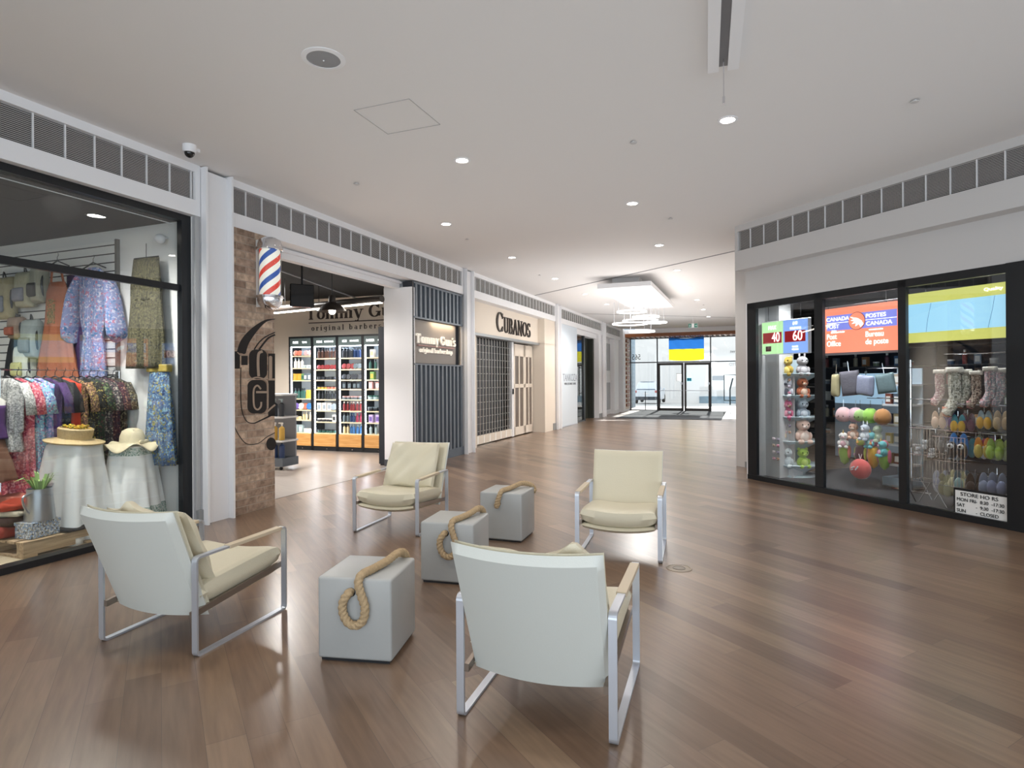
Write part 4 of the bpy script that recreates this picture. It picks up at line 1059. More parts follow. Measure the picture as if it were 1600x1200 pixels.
# ================================================================== FOLDING GATE SHOP
G_N = .47
t = thing('folding_gate', 'dark folding security gate of thin steel rods across the cream shop', 'gate', LF, 0, G_N)
b = B(); x = 7.32; i = 0; rods = []
while x < 9.74:
    b.box(x - .006, x + .006, -.012 + .03 * (i % 2), .0 + .03 * (i % 2), .22, 2.46); rods.append(x); x += .085; i += 1
b.build('rod_slats', mat('rod_metal', 'c6c4c0', .35, .7), t)
b = B()
for j in range(13):
    z = .32 + j * .165; b.box(7.32, 9.76, .004, .009, z - .002, z + .002)
    for q, xx in enumerate(rods):
        if (q + j) % 2: b.box(xx - .016, xx + .016, -.014, -.004, z - .007, z + .007)
b.build('link_slats', mat('link_metal', 'e4e2de', .3, .6), t)
B().box(7.30, 9.78, -.02, .05, .03, .22).build('bottom_rail', M_CREAM, t)
b = B()
for xx in rods[::4]: b.box(xx - .01, xx + .05, -.026, -.02, .04, .21)
b.build('hinge_slats', mat('pale_hinge', 'f2efe8', .4), t)
B().box(9.78, 9.92, -.03, .06, .02, 2.47).build('end_post', M_WHITE, t)
B().box(9.80, 9.88, -.05, -.03, 1.12, 1.26).build('lock_box', M_BLACK, t)
B().box(7.32, 9.78, .25, .27, 0, 2.47).build('dark_screen', mat('smoked_screen', '2e2f33', .35), t)
b = B(); x = 7.36
while x < 9.75: b.box(x, x + .08, .22, .25, .0, 2.47); x += .17
b.build('screen_slats', mat('screen_rib', '57585c', .4), t)
for k, (xa_, xb_) in enumerate(((9.95, 10.75), (10.77, 11.42))):
    t = thing('folding_door', 'cream glazed folding door leaf ' + ('next to the steel gate' if k == 0 else 'next to the cream jamb'), 'door', LF, xa_, G_N)
    w_ = xb_ - xa_; m_ = .085; mid = w_ / 2
    b = B().box(0, m_, -.02, .03, .03, 2.44).box(w_ - m_, w_, -.02, .03, .03, 2.44).box(mid - .035, mid + .035, -.02, .03, .2, 2.2).box(0, w_, -.02, .03, .03, .24).box(0, w_, -.02, .03, 1.28, 1.38).box(0, w_, -.02, .03, 2.12, 2.44)
    b.build('door_frame', M_CREAM, t)
    B().box(.05, w_ - .05, .0, .01, .2, 2.2).build('pane', mat('bronze_glass', '6d625a', .2), t)
t = thing('cubanos_sign', 'dark raised letters CUBANOS on the cream wall over the folding gate', 'shop sign', LF, 0, .3)
xa, za = on_wall(LF, 775, 518.5, .3); xb, zb = on_wall(LF, 828, 526, .3); z1 = on_wall(LF, 777, 488, .3)[1]
capn = [1.25, 1, 1, 1, 1, 1, 1]
lettering(B(), 'CUBANOS', xa, za + .01, (z1 - za) / 1.22, depth=.03, y=-.03, caps=capn, width=None, wscale=(xb - xa) / ((z1 - za) / 1.22 * (sum(strokes_letter(c)[0] for c in 'CUBANOS') + .22))).build('lettering', mat('bronze_letters', '2f2721', .5), t)
lamp('gate_light', 'POINT', LF.p(9.5, 2.0, 2.6), 8, (1, .9, .8), .2)

# frosted panel lettering, jamb reader
t = thing('window_lettering', 'thin grey capital letters and small caption on the frosted glass panel', 'lettering', LF, 0, .098)
xa, za = on_wall(LF, 880, 588, .1); xb, _ = on_wall(LF, 901, 588, .1)
words('name_words', 'TANKOZA', .34, mat('film_grey', '8b93a0', .5), t, (xa + xb) / 2, 0, za - .05, (xb - xa) / (.34 * 4.6))
words('caption_words', 'WIRELESS SMART HOME', .10, mat('film_dark', '3e434c', .5), t, (xa + xb) / 2, 0, za - .24, (xb - xa) / (.10 * 12.6))
lamp('glass_shop_light', 'SPOT', LF.p(15.5, 2.2, 3.15), 120, (1, 1, 1), .15, spot=2.8)
rnd = random.Random(5)
t = thing('shelf_unit', 'pale stocked shelving seen through the glass shop door', 'shelving', LF, 14.6, 2.9)
B().box(0, 3.2, .3, .35, 0, 2.6).build('back_panel', mat('pale_shelf', 'c4cdd2', .5), t)
for z in (.3, .75, 1.2, 1.65, 2.1): B().box(0, 3.2, -.1, .3, z - .03, z).build('shelf', mat('dark_shelf', '2f4046', .5), t)
t = thing('yellow_poster', 'small yellow green poster inside the glass shop', 'poster', LF, 15.0, 1.2)
B().box(0, .8, 0, .01, 1.7, 2.3).build('sheet', mat('poster_yellow', 'c2c23c', .6), t)

# ================================================================== CLOTHING SHOP
WQ = -PI / 2                                   # things hung on the partition: x runs towards -n
def on_side(px, py, t=-.1):
    """(n, z) where a sight line meets the partition plane"""
    du, dv = px - 800, 593 - py; c, s_ = math.cos(.006), math.sin(.006)
    d = Vector(((c * du + s_ * dv) / F, 1, 0)); w_ = (-s_ * du + c * dv) / F
    k = (t + LF.o.dot(LF.x)) / d.dot(LF.x)
    return (d * k - LF.o).dot(LF.y), H + w_ * k
t = thing('slatwall', 'white grooved display board with dark grooves on the clothing shop side wall', 'display board', LF, -.1, 1.17, 0, WQ)
B().box(-3.9, 0, -.03, 0, .55, 3.04).build('board', mat('slatwall_white', 'eceae6', .5), t)
b = B(); z = .62
while z < 3.0: b.box(-3.9, 0, -.033, -.03, z, z + .012); z += .095
b.build('groove_slats', mat('groove_dark', '2c2a28', .8), t)
B().box(-.02, .01, -.04, 0, .55, 3.06).build('edge_strip', mat('alu_edge', '77746f', .5, .4), t)

def cloth(b, rows, nf=7, amp=.16, seed=0, n=42, flat=None):
    """hanging cloth: rows (z, cx, half width, half depth); folds deepen downwards"""
    rnd = random.Random(seed); ph = [rnd.uniform(0, 6) for _ in range(4)]
    P = []
    for i in range(len(rows) - 1):
        for j in range(6):
            u = j / 6; P.append([rows[i][k] + (rows[i + 1][k] - rows[i][k]) * u for k in range(4)])
    P.append(list(rows[-1])); zt, zb = rows[0][0], rows[-1][0]; rings = []
    for z, cx_, hw, hd in P:
        k = min(1, (zt - z) / max(.01, (zt - zb)) * 1.8)
        ring = []
        for q in range(n):
            a = 2 * PI * q / n; m = 1 + amp * k * (math.sin(nf * a + ph[0] + .6 * math.sin(z * 5 + ph[1])) + .4 * math.sin((nf * 2 + 1) * a + ph[2] + z * 3))
            ring.append((cx_ + hw * math.cos(a) * (1 + (m - 1) * .35), hd * math.sin(a) * m * 1.0, z))
        rings.append(ring)
    b.loft(rings); return b.smooth()
def hanger(parent, z, w=.2, y=0.0, m=None):
    b = B().tube([(-w, y, z - .07), (0, y, z), (w, y, z - .07)], .008, 6)
    b.tube([(0, y, z), (0, y, z + .04), (.02, y, z + .06), (.015, y, z + .085)], .003, 5)
    return b.build('hanger', m or M_BLACK, parent)
FL_BLUE = pattern('cloth_blue_floral', '7d86ae', ['a5647c', '4a74a0', 'b8b6c8'], 28, dens=.56)
RUST = mat('cloth_rust', 'a05f42', .85, var=.25, vscale=12, bump=.4, bscale=25)
OLIVE = pattern('cloth_olive', '4e4a36', ['2e2d22', '646046'], 45, dens=.53)
BLUEP = pattern('cloth_denim_print', '4f6d94', ['2a3d6a', '8fb0c0', '98924f'], 34, dens=.55)
def wall_item(name, label, cat, px, depth=.12, group=None, z=0):
    n_, _ = on_side(px, 500, -.1 - depth)
    return thing(name, label, cat, LF, -.1 - depth, n_, z, WQ, group)
t = wall_item('sun_dress', 'rust orange sleeveless dress hung on the white slatwall', 'dress', 90, .16)
cloth(B(), [(2.62, 0, .13, .03), (2.50, 0, .17, .06), (2.15, 0, .19, .07), (1.95, 0, .22, .08), (1.5, 0, .34, .10), (1.15, .0, .40, .11)], 8, .22, 1).build('dress_body', RUST, t)
b = B(); [b.tube([(sx * .11, 0, 2.6), (sx * .07, -.01, 2.78)], .02, 6, flat=.4) for sx in (-1, 1)]; b.build('straps', RUST, t)
B().box(-.06, .06, -.075, -.06, 2.15, 2.42).build('embroidery', pattern('embroidery', '8d7a50', ['b5694a', '5e5a34'], 60), t)
hanger(t, 2.86)
t = wall_item('long_kimono', 'long blue and pink floral kimono with wide sleeves on a black hanger', 'kimono', 146, .14)
cloth(B(), [(2.74, 0, .10, .03), (2.64, 0, .22, .05), (2.2, 0, .19, .06), (2.0, 0, .13, .06), (1.6, 0, .17, .07), (1.0, .0, .20, .08)], 7, .22, 3).build('robe', FL_BLUE, t)
for sx in (-1, 1):
    b = B(); b.tube(smooth_path([(sx * .20, 0, 2.66), (sx * .31, -.01, 2.45), (sx * .36, -.01, 2.15), (sx * .37, 0, 2.0), (sx * .33, 0, 1.93)], 4), [.06, .07, .075, .08, .085, .09, .095, .1, .105, .11, .11, .11, .11, .09, .07, .05, .03], 12, flat=.5)
    b.smooth().build('sleeve', FL_BLUE, t)
hanger(t, 2.80)
t = wall_item('silk_trousers', 'olive patterned wide trousers hung on the plain white wall', 'trousers', 229, .1)
cloth(B(), [(2.79, 0, .19, .03), (2.5, 0, .21, .05), (2.35, 0, .215, .05)], 7, .2, 5).build('waist', OLIVE, t)
for sx in (-1, 1): cloth(B(), [(2.4, sx * .10, .12, .05), (2.0, sx * .115, .13, .055), (1.64, sx * .13, .145, .06)], 6, .22, 6 + sx).build('trouser_leg', OLIVE, t)
B().tube([(-.18, 0, 2.80), (.18, 0, 2.80)], .008, 6).tube([(0, 0, 2.80), (0, 0, 2.95)], .003, 5).build('hanger', M_BLACK, t)
t = wall_item('print_skirt', 'blue printed skirt with a mustard waistband below the olive trousers', 'skirt', 249, .1)
cloth(B(), [(1.62, 0, .14, .03), (1.3, 0, .16, .06), (.64, 0, .21, .08)], 7, .24, 9).build('skirt_body', BLUEP, t)
B().box(-.15, .15, -.04, .03, 1.60, 1.68, .01).build('waistband', mat('mustard', 'a89445', .8), t)
t = wall_item('purple_scarf', 'deep purple cloth hanging behind the rust orange dress', 'scarf', 116, .06)
cloth(B(), [(2.7, 0, .12, .02), (2.2, .04, .16, .03), (1.3, .06, .20, .04)], 6, .25, 11).build('drape', mat('cloth_purple', '4d3562', .85, var=.2, vscale=20), t)
def backpack(label, px, zc, w, h, col, col2, name='backpack', seed=0):
    t = wall_item(name, label, 'bag', px, .12, 'woven bags on the slatwall')
    B().pillow(w, h, .16, lambda v: Vector((v.x, v.z, zc + v.y)), 14, 14, 3.5, 2, .3).smooth().build('bag_body', mat('bag_' + col, col, .9, bump=.6, bscale=60, var=.15, vscale=20), t)
    B().pillow(w * .66, h * .38, .07, lambda v: Vector((v.x, v.z - .085, zc - h * .16 + v.y)), 10, 8, 3, 2, .3).smooth().build('front_pocket', mat('bag_' + col2, col2, .9, bump=.5, bscale=60, var=.2, vscale=30), t)
    B().tube(smooth_path([(-w * .1, 0, zc + h * .45), (0, -.01, zc + h * .62), (w * .1, 0, zc + h * .45)], 5), .008, 6).build('handle', M_BLACK, t)
    b = B(); [b.tube(smooth_path([(sx * w * .35, .0, zc + h * .4), (sx * w * .5, -.03, zc), (sx * w * .4, 0, zc - h * .42)], 4), .012, 6) for sx in (-1, 1)]; b.build('straps', M_BLACK, t)
backpack('cream backpack with a grey front pocket beneath the window mid rail', 41, 2.58, .27, .42, 'b9b49a', '8f8f98')
backpack('large beige and grey shoulder bag at the edge of the picture', 8, 2.50, .34, .50, 'b0a480', '8d9098')
backpack('striped cream and black sling bag between backpack and rust dress', 62, 2.62, .18, .42, 'aaa896', '4c4a46')
backpack('pale grey rucksack hanging below the cream backpack', 50, 2.0, .26, .46, '9aa4a2', '7e8684')
backpack('white and yellow printed rucksack lowest of the hanging bags', 38, 1.72, .26, .42, 'd6dcd0', 'c9c98c')
backpack('small round striped pouch hanging left of the rucksacks', 27, 2.14, .20, .26, '9a8474', 'a65f4c', 'pouch')
# dark hanging umbrella bag
t = wall_item('black_trousers', 'black fabric hanging in a narrow wedge under the rucksacks', 'trousers', 20, .1)
cloth(B(), [(2.3, .1, .03, .02), (1.9, .05, .10, .05), (1.35, 0, .17, .06)], 5, .2, 21).build('drape', mat('cloth_black', '1c1d20', .9), t)

# garment rack
t = thing('garment_rack', 'chrome garment rail on castors in the clothing shop window', 'clothes rack', LF, -1.25, 1.15)
B().tube([(0, 0, 0.03), (0, 0, 1.62), (1.12, 0, 1.62), (1.12, 0, .03)], .014, 8).smooth('auto').build('rail', M_CHROME, t)
for xx in (0, 1.12): B().box(xx - .02, xx + .02, -.3, .3, .03, .06).build('foot', M_CHROME, t)
GAR = [('pale grey woven shirt', pattern('cloth_grey_weave', 'b3b2ae', ['8a8a88', 'd6d4d0'], 60), .95, 'shirt', .16), ('coral pink floral dress', pattern('cloth_coral', 'd0606c', ['e8a0a4', 'a84058'], 40), .30, 'dress', .2),
       ('light blue floral dress', pattern('cloth_sky', '7fb4cc', ['4a5ea8', 'd8e8f0', 'a85a8c'], 40, dens=.56), .28, 'dress', .24), ('lilac and blue floral skirt', pattern('cloth_lilac', '8c8ccc', ['4a9cc0', 'c8b8e0'], 40), .3, 'skirt', .2),
       ('deep purple dress', mat('cloth_violet', '43285c', .85, var=.25, vscale=20), .42, 'dress', .18), ('black lace blouse', mat('cloth_ink', '17171a', .9, bump=.6, bscale=80), .7, 'blouse', .2),
       ('red orange wrap skirt', mat('cloth_vermilion', 'c8452c', .85, var=.2, vscale=20), .52, 'skirt', .15), ('brown and gold paisley dress', pattern('cloth_paisley', '6a4f3c', ['a8924c', '3a2a22', 'b0886a'], 40, dens=.54), .32, 'dress', .25),
       ('black and gold V neck top', pattern('cloth_blackgold', '1f1d1b', ['a09048', '3a3a30'], 50, dens=.58), .62, 'blouse', .2), ('dark green print dress', pattern('cloth_forest', '2c3a30', ['7a8a58', '5a3038'], 45, dens=.56), .4, 'dress', .2),
       ('charcoal and cream print dress', pattern('cloth_charcoal', '3b3a3c', ['b8b0a0', '6a5058'], 48, dens=.54), .38, 'dress', .22), ('burgundy print dress', pattern('cloth_burgundy', '4c2a34', ['a07868', '2a2a3a'], 48, dens=.55), .42, 'dress', .22), ('dark brown leaf print dress', pattern('cloth_umber', '4a3f34', ['8c8468', '241e1c'], 40, dens=.52), .36, 'dress', .24)]
for i, (nm, m, zb, cat, hw) in enumerate(GAR):
    x = -1.19 + i * .083
    t = thing(cat, nm + ' hanging on the crowded chrome garment rail', cat, LF, x, 1.15, .10, WQ + .28, 'clothes on the garment rail')
    cloth(B(), [(1.44, 0, .06, .018), (1.38, 0, .19, .03), (1.15, 0, .17, .034), (.95, 0, .16, .04), ((.95 + zb) / 2 if zb < .9 else .93, 0, hw * .8, .05), (max(.06, min(zb, .9) - .14), 0, hw * .95, .055)], 7, .3, 30 + i).build('garment', m, t)
    for sx in (-1, 1):
        if cat != 'skirt':
            B().tube([(sx * .17, 0, 1.39), (sx * .24, 0, 1.25), (sx * .26, 0, 1.10)], [.045, .055, .065], 10, flat=.45).smooth().build('sleeve', m, t)
    hanger(t, 1.46, .17)
# draped plinths with hats
SHEER = mat('white_voile', 'fbfaf7', .8, bump=.15, bscale=14)
def plinth(label, x, n_, ztop, w0, w1, lace, seed):
    t = thing('draped_plinth', label, 'display plinth', LF, x, n_, .012, .35)
    b = B(); rings = []; nn = 72
    rnd = random.Random(seed); ph = [rnd.uniform(0, 6) for _ in range(3)]
    for j in range(22):
        u = j / 21; z = ztop * (1 - u); k = u ** .8; ring = []
        for q in range(nn):
            a = 2 * PI * q / nn; c_, s_ = math.cos(a), math.sin(a); e = 1 / max(abs(c_), abs(s_)); e = min(e, 1.28)
            rr = (w0 * e * (1 - .45 * k) + w1 * 1.25 * k * .55) * (1 + k * (.13 * math.sin(9 * a + ph[0]) + .05 * math.sin(15 * a + ph[1]) + .04 * math.sin(5 * a + ph[2] + u * 2)))
            ring.append((rr * c_, rr * s_, z - (.0 if j else 0)))
        rings.append(ring)
    rings.insert(0, [(p[0] * .93, p[1] * .93, ztop + .012) for p in rings[0]])
    b.loft(rings).smooth().build('cloth', SHEER, t)
    if lace:
        LACE = pattern('green_lace', 'dfe2dc', ['5f8578', 'a8bdb2'], 70, dens=.5)
        for lo, hi, off in ((1, 4, 1.006), (16, 22, 1.006)):
            b = B(); b.loft([[(p[0] * off, p[1] * off, p[2]) for p in r] for r in rings[lo:hi]], cap=False); b.smooth().build('lace_border', LACE, t)
    return t
plinth('plinth draped in plain white voile, under the straw hat with yellow flowers', -.84, .76, .90, .17, .30, False, 2)
plinth('plinth draped in white cloth with green lace, under the floppy sun hat', -.38, .60, .83, .15, .27, True, 4)
STRAW = mat('straw', 'c9b184', .85, bump=.8, bscale=70, var=.15, vscale=40)
t = thing('straw_hat', 'straw boater hat with yellow flowers heaped in its crown', 'hat', LF, -.84, .76, .94, .4); t.scale = (1.3, 1.3, 1.35); t.rotation_euler.x = .12
B().lathe([(.185, -.01), (.19, 0), (.12, .012), (.105, .02), (.112, .085), (.10, .095), (.095, .085), (.09, .03), (0, .03), ], 40).smooth('auto').build('hat', STRAW, t)
b = B(); rnd = random.Random(3)
for i in range(46):
    a = rnd.uniform(0, 6.28); r = .085 * rnd.random() ** .5; b.ball((r * math.cos(a), r * math.sin(a), .085 + rnd.uniform(0, .022)), .014, .014, .008, 6, 4)
b.smooth().build('flowers', pattern('flower_yellow', 'd8a020', ['b06018', 'e8c840', '6a7a30'], 60, bump=0), t)
t = thing('sun_hat', 'cream floppy sun hat with a wavy brim and bow', 'hat', LF, -.38, .60, .875, .3); t.scale = (1.2, 1.2, 1.35)
b = B(); rings = []
for r, z, k in ((.005, .115, 0), (.04, .112, 0), (.075, .095, 0), (.092, .055, 0), (.096, .015, 0), (.10, .004, 0), (.14, -.005, .3), (.18, -.015, .7), (.215, -.02, 1), (.214, -.026, 1), (.10, -.002, 0)):
    rings.append([(r * math.cos(a) * (1 + .04 * k * math.sin(3 * a)), r * math.sin(a), z + k * .032 * math.sin(5 * a + 1)) for a in (2 * PI * q / 60 for q in range(60))])
b.loft(rings).smooth().build('hat', mat('cream_straw', 'dccfae', .8, bump=.5, bscale=120), t)
b = B().ball((-.03, -.105, .012), .03, .012, .016, 10, 6); b.ball((.03, -.105, .012), .03, .012, .016, 10, 6).ball((0, -.108, .012), .01, n=8, m=5)
b.smooth().build('bow', mat('cream_ribbon', 'd3c6a6', .7), t)
# pallet and what stands on it
PALW = wood_mat('pallet_wood', '8c7458', 'bda382', 3, .8)
t = thing('wooden_pallet', 'weathered wooden pallet on the clothing shop floor by the glass', 'pallet', LF, -1.46, .44, .012)
for k in range(7): B().box(0, 1.15, .0 + k * .125, .095 + k * .125, .115, .135).build('deck_board', PALW, t)
for k in range(3): B().box(0, 1.15, .0 + k * .375, .09 + k * .375, .02, .115).build('bearer', PALW, t) if k else B().box(0, .42, 0, .09, .02, .115).box(.74, 1.15, 0, .09, .02, .115).box(.42, .74, 0, .09, .07, .115).build('bearer', PALW, t)
for k in range(3): B().box(0 + k * .52, .11 + k * .52, 0, .85, 0, .02).build('bottom_board', PALW, t)
t = thing('wooden_crate', 'distressed white and blue painted wooden box on the pallet', 'box', LF, -1.37, .50, .148, .12); t.scale = (.86, .9, 1.1)
B().box(0, .30, 0, .20, 0, .115, .004, 1).build('box', pattern('flaked_paint', 'b5b0a2', ['5f5a50', 'dfe4e8', '8fa4c0'], 40, dens=.5), t)
B().box(-.004, .304, -.004, .204, .10, .125).build('lid', pattern('flaked_paint', 'b5b0a2', ['5f5a50'], 40), t)
GALV = mat('galvanised', 'b4b8bd', .28, .85, var=.1, vscale=8)
t = thing('galvanised_jug', 'galvanised metal jug holding a spiky green plant on the painted box', 'jug', LF, -1.24, .60, .287, .3); t.scale = (1.5,) * 3
B().lathe([(0, 0), (.075, 0), (.077, .008), (.062, .17), (.064, .185), (.060, .186), (.055, .03), (0, .03)], 36).smooth('auto').build('jug', GALV, t)
b = B().tube(smooth_path([(-.062, 0, .165), (-.11, 0, .15), (-.105, 0, .10), (-.072, 0, .05)], 5), .006, 6)
b.build('handle', GALV, t)
B().loft([[(.055, -.02, .14), (.055, .02, .14), (.062, .02, .185), (.062, -.02, .185)], [(.09, -.008, .18), (.09, .008, .18), (.095, .008, .2), (.095, -.008, .2)]]).build('spout', GALV, t)
t = thing('spiky_plant', 'small spiky green grass plant standing in the galvanised jug', 'plant', LF, -1.24, .60, .54, 0); t.scale = (1.5,) * 3
b = B(); rnd = random.Random(8)
for i in range(34):
    a = rnd.uniform(0, 6.28); L_ = rnd.uniform(.08, .15); sp = rnd.uniform(.3, 1.0); w_ = .006
    p0 = Vector((.02 * math.cos(a), .02 * math.sin(a), 0)); p1 = p0 + Vector((math.cos(a) * L_ * sp * .5, math.sin(a) * L_ * sp * .5, L_ * .7)); p2 = p0 + Vector((math.cos(a) * L_ * sp, math.sin(a) * L_ * sp, L_ * (.95 - .4 * sp)))
    s_ = Vector((-math.sin(a), math.cos(a), 0)) * w_
    b.quad([p0 - s_, p0 + s_, p1 + s_, p1 - s_]); b.b.faces.new([b.b.verts.new(q) for q in (p1 - s_, p1 + s_, p2)])
b.build('leaves', mat('grass_green', '8fae62', .6, var=.4, vscale=30), t)
for i, (x, n_, z, w_, d_, h_, col, lab) in enumerate([(-1.42, .86, .148, .36, .3, .10, '8c2f22', 'folded dark red textile at the bottom of the pile on the pallet'), (-1.42, .86, .25, .34, .28, .07, '3a2622', 'folded dark brown textile in the middle of the pile'), (-1.40, .86, .322, .32, .28, .05, 'd8cdb4', 'folded cream towel roll in the textile pile'), (-1.42, .86, .375, .34, .28, .07, 'a8381f', 'folded bright red orange shawl topping the textile pile'), (-1.28, 1.10, .25, .28, .24, .22, 'c07060', 'folded pink paisley textile behind the red pile')]):
    t = single('folded_textile', B().pillow(w_, d_, h_, lambda v: Vector((v.x, v.y, v.z + .01 * math.sin(v.x * 30) * (1 if v.z > 0 else 0))), 14, 12, 6, 2, .4).smooth(), mat('textile_' + col, col, .9, var=.35, vscale=14, bump=.5, bscale=30), lab, 'textile', LF, x + .12, n_, z + h_ / 2, .2 * (i % 3), 'folded textiles piled on the pallet')
single('black_cloth', B().pillow(.62, .34, .03, lambda v: Vector((v.x, v.y, v.z + .006 * math.sin(v.x * 40))), 16, 10, 6, 2, .4).smooth(), mat('cloth_black', '1c1d20', .9), 'flat black cloth spread on the pallet behind the painted box', 'cloth', LF, -.82, .60, .162, .05)
# bust with purple top
t = thing('dress_form', 'white dress form on a pole wearing a purple top and brown skirt', 'mannequin', LF, -1.40, 1.12, .012, 0)
M_FORM = mat('form_white', 'dfdcd6', .5)
B().loft([[(hw * math.cos(a), hd * math.sin(a), z) for a in (2 * PI * k / 24 for k in range(24))] for z, hw, hd in ((.92, .15, .10), (1.05, .12, .09), (1.2, .16, .11), (1.32, .18, .09), (1.38, .10, .06), (1.44, .05, .05))]).smooth().build('torso', M_FORM, t)
cloth(B(), [(1.28, 0, .175, .12), (1.1, 0, .165, .12), (.98, 0, .20, .14)], 8, .12, 40).build('purple_top', mat('cloth_plum', '4a2c60', .85, var=.3, vscale=24), t)
cloth(B(), [(.98, 0, .16, .12), (.75, 0, .22, .16), (.60, 0, .26, .18)], 9, .15, 41).build('brown_skirt', mat('cloth_brown', '7a5644', .85, var=.2, vscale=14), t)
B().tube([(0, 0, .0), (0, 0, .95)], .012, 8).lathe([(0, 0), (.14, 0), (.13, .015), (0, .02)], 24).build('pole', M_BLACK, t)
# back wall shelf and hanging clothes further in
t = thing('low_cabinet', 'white low cabinet deep in the clothing shop', 'cabinet', LF, -2.6, 2.4, .012)
B().box(0, .8, 0, .4, 0, .8, .01).build('carcass', M_WHITE, t); B().box(-.02, .82, -.02, .42, .8, .84).build('top', M_WHITE, t)
t = thing('wall_spotlight', 'white round spotlight head near the top of the clothing shop partition', 'spotlight', LF, -.2, .42, 2.98, 0)
B().ball((0, 0, 0), .055, .055, .05, 18, 10).smooth().build('head', M_WHITE, t); B().tube([(.0, 0, 0), (.09, .0, .03)], .012, 8).build('arm', M_WHITE, t)
X, Y = on_plane(148, 337, 3.165)
t = thing('shop_downlight', 'single recessed downlight glowing in the dark clothing shop ceiling', 'ceiling light', WF, X, Y, 3.168)
B().lathe([(.062, -.006), (.085, -.006), (.085, 0), (.062, 0)], 28).build('trim_ring', M_DKCEIL, t); B().lathe([(0, -.004), (.064, -.004), (.064, -.001), (0, -.001)], 28).build('lens', M_LED, t)
lamp('shop_light', 'SPOT', LF.p(-1.1, .48, 3.1), 130, (1, .97, .92), .15, spot=2.8, blend=.9)
lamp('shop_light', 'SPOT', LF.p(-2.4, 2.2, 3.1), 190, (1, .97, .92), .15, spot=2.8, blend=.9)
lamp('shop_light', 'SPOT', LF.p(-1.7, .8, 3.05), 30, (1, .95, .88), .08, rot=(math.radians(-8), math.radians(-24), LF.a), spot=1.6)

# ================================================================== GIFT SHOP (right)
RW = lambda px, py, n_: on_wall(RF, px, py, n_)
# ---- hanging lit signs
def chains(b, xs, z0, z1, r=.004):
    for x in xs: b.tube([(x, 0, z0), (x, 0, z1)], r, 5)
    return b
x0, zt = RW(1190, 504, .25); x1, _ = RW(1263, 497, .25); zb = RW(1191, 555, .25)[1]; W_ = x1 - x0; Hh_ = zt - zb
t = thing('lottery_sign', 'lit lottery jackpot sign, green half reading 40 and blue half reading 60', 'sign', RF, x0, .25, zb)
B().box(0, W_, .0, .06, 0, Hh_, .006).build('case', M_WHITE, t)
E_GRN = mat('sign_lit_green', 'c4f0b4', .4, emit='c0f0ae', estr=.48); E_BLU = mat('sign_lit_blue', '8fb2f4', .4, emit='8cb0f6', estr=.48)
B().box(.01, W_ * .485, -.004, 0, .01, Hh_ - .01).build('green_face', E_GRN, t); B().box(W_ * .485, W_ - .01, -.004, 0, .01, Hh_ - .01).build('blue_face', E_BLU, t)
E_RED = mat('display_red', '8c1420', .4, emit='a01018', estr=.35); E_DIG = mat('digit_glow', 'ffffff', .4, emit='ffc8c0', estr=1.7); E_WT = mat('sign_lit_white', 'ffffff', .5, emit='ffffff', estr=1.0)
B().box(.03, W_ * .455, -.006, -.003, Hh_ * .34, Hh_ * .66).build('left_display', E_RED, t); B().box(W_ * .52, W_ - .045, -.006, -.003, Hh_ * .34, Hh_ * .66).build('right_display', E_RED, t)
words('left_digits', '40', Hh_ * .40, E_DIG, t, W_ * .33, -.01, Hh_ * .50, .75); words('right_digits', '60', Hh_ * .40, E_DIG, t, W_ * .79, -.01, Hh_ * .50, .85)
words('left_brand', 'MAX', Hh_ * .17, E_WT, t, W_ * .25, -.008, Hh_ * .80, .8); words('right_brand', '649', Hh_ * .14, E_WT, t, W_ * .74, -.008, Hh_ * .87, .8)
words('gold_ball', 'GOLD BALL', Hh_ * .10, E_WT, t, W_ * .75, -.008, Hh_ * .73, .75)
B().box(W_ * .10, W_ * .22, -.006, -.003, .05, .125).build('small_display', mat('dim_display', '5a2c24', .5), t); words('millions', 'CLASSIC', Hh_ * .07, E_WT, t, W_ * .74, -.008, Hh_ * .2, .8); words('millions', 'MILLION', Hh_ * .07, E_WT, t, W_ * .74, -.008, Hh_ * .12, .8)
chains(B(), (W_ * .16, W_ * .85), Hh_, 2.85 - zb, .003).build('wires', M_CHROME, t)
x0, zt = RW(1288, 484, .25); x1 = RW(1404, 466, .25)[0]; zb = RW(1289, 552, .25)[1]; W_ = x1 - x0; Hh_ = zt - zb
t = thing('post_office_sign', 'lit orange red Canada Post and Postes Canada sign hanging in the window', 'sign', RF, x0, .25, zb)
B().box(-.035, W_ + .03, .01, .07, -.03, Hh_ + .03, .006).build('case', mat('case_grey', '9a9498', .4), t)
E_OR = mat('sign_lit_orange', 'ff9a7c', .4, emit='ff9072', estr=.56); E_PB = mat('sign_lit_periwinkle', '8f93e4', .4, emit='8a90ea', estr=.5)
B().box(0, W_, .0, .012, 0, Hh_).build('face', E_OR, t)
B().box(.04, W_ - .02, -.004, .002, Hh_ * .50, Hh_ * .84).build('blue_band', E_PB, t)
B().box(.04, W_ * .40, -.006, -.003, Hh_ * .665, Hh_ * .675).box(W_ * .56, W_ - .02, -.006, -.003, Hh_ * .665, Hh_ * .675).build('band_line', E_WT, t)
dk = lambda r: B().lathe([(0, 0), (r, 0), (r, .004), (0, .004)], 32)
b = dk(Hh_ * .185); b.move(Matrix.Translation((W_ * .47, -.006, Hh_ * .67)) @ Matrix.Rotation(PI / 2, 4, 'X')); b.build('emblem_disc', E_OR, t)
b = dk(Hh_ * .195); b.move(Matrix.Translation((W_ * .47, -.004, Hh_ * .67)) @ Matrix.Rotation(PI / 2, 4, 'X')); b.build('emblem_rim', mat('emblem_dark', '8a3a50', .5), t)
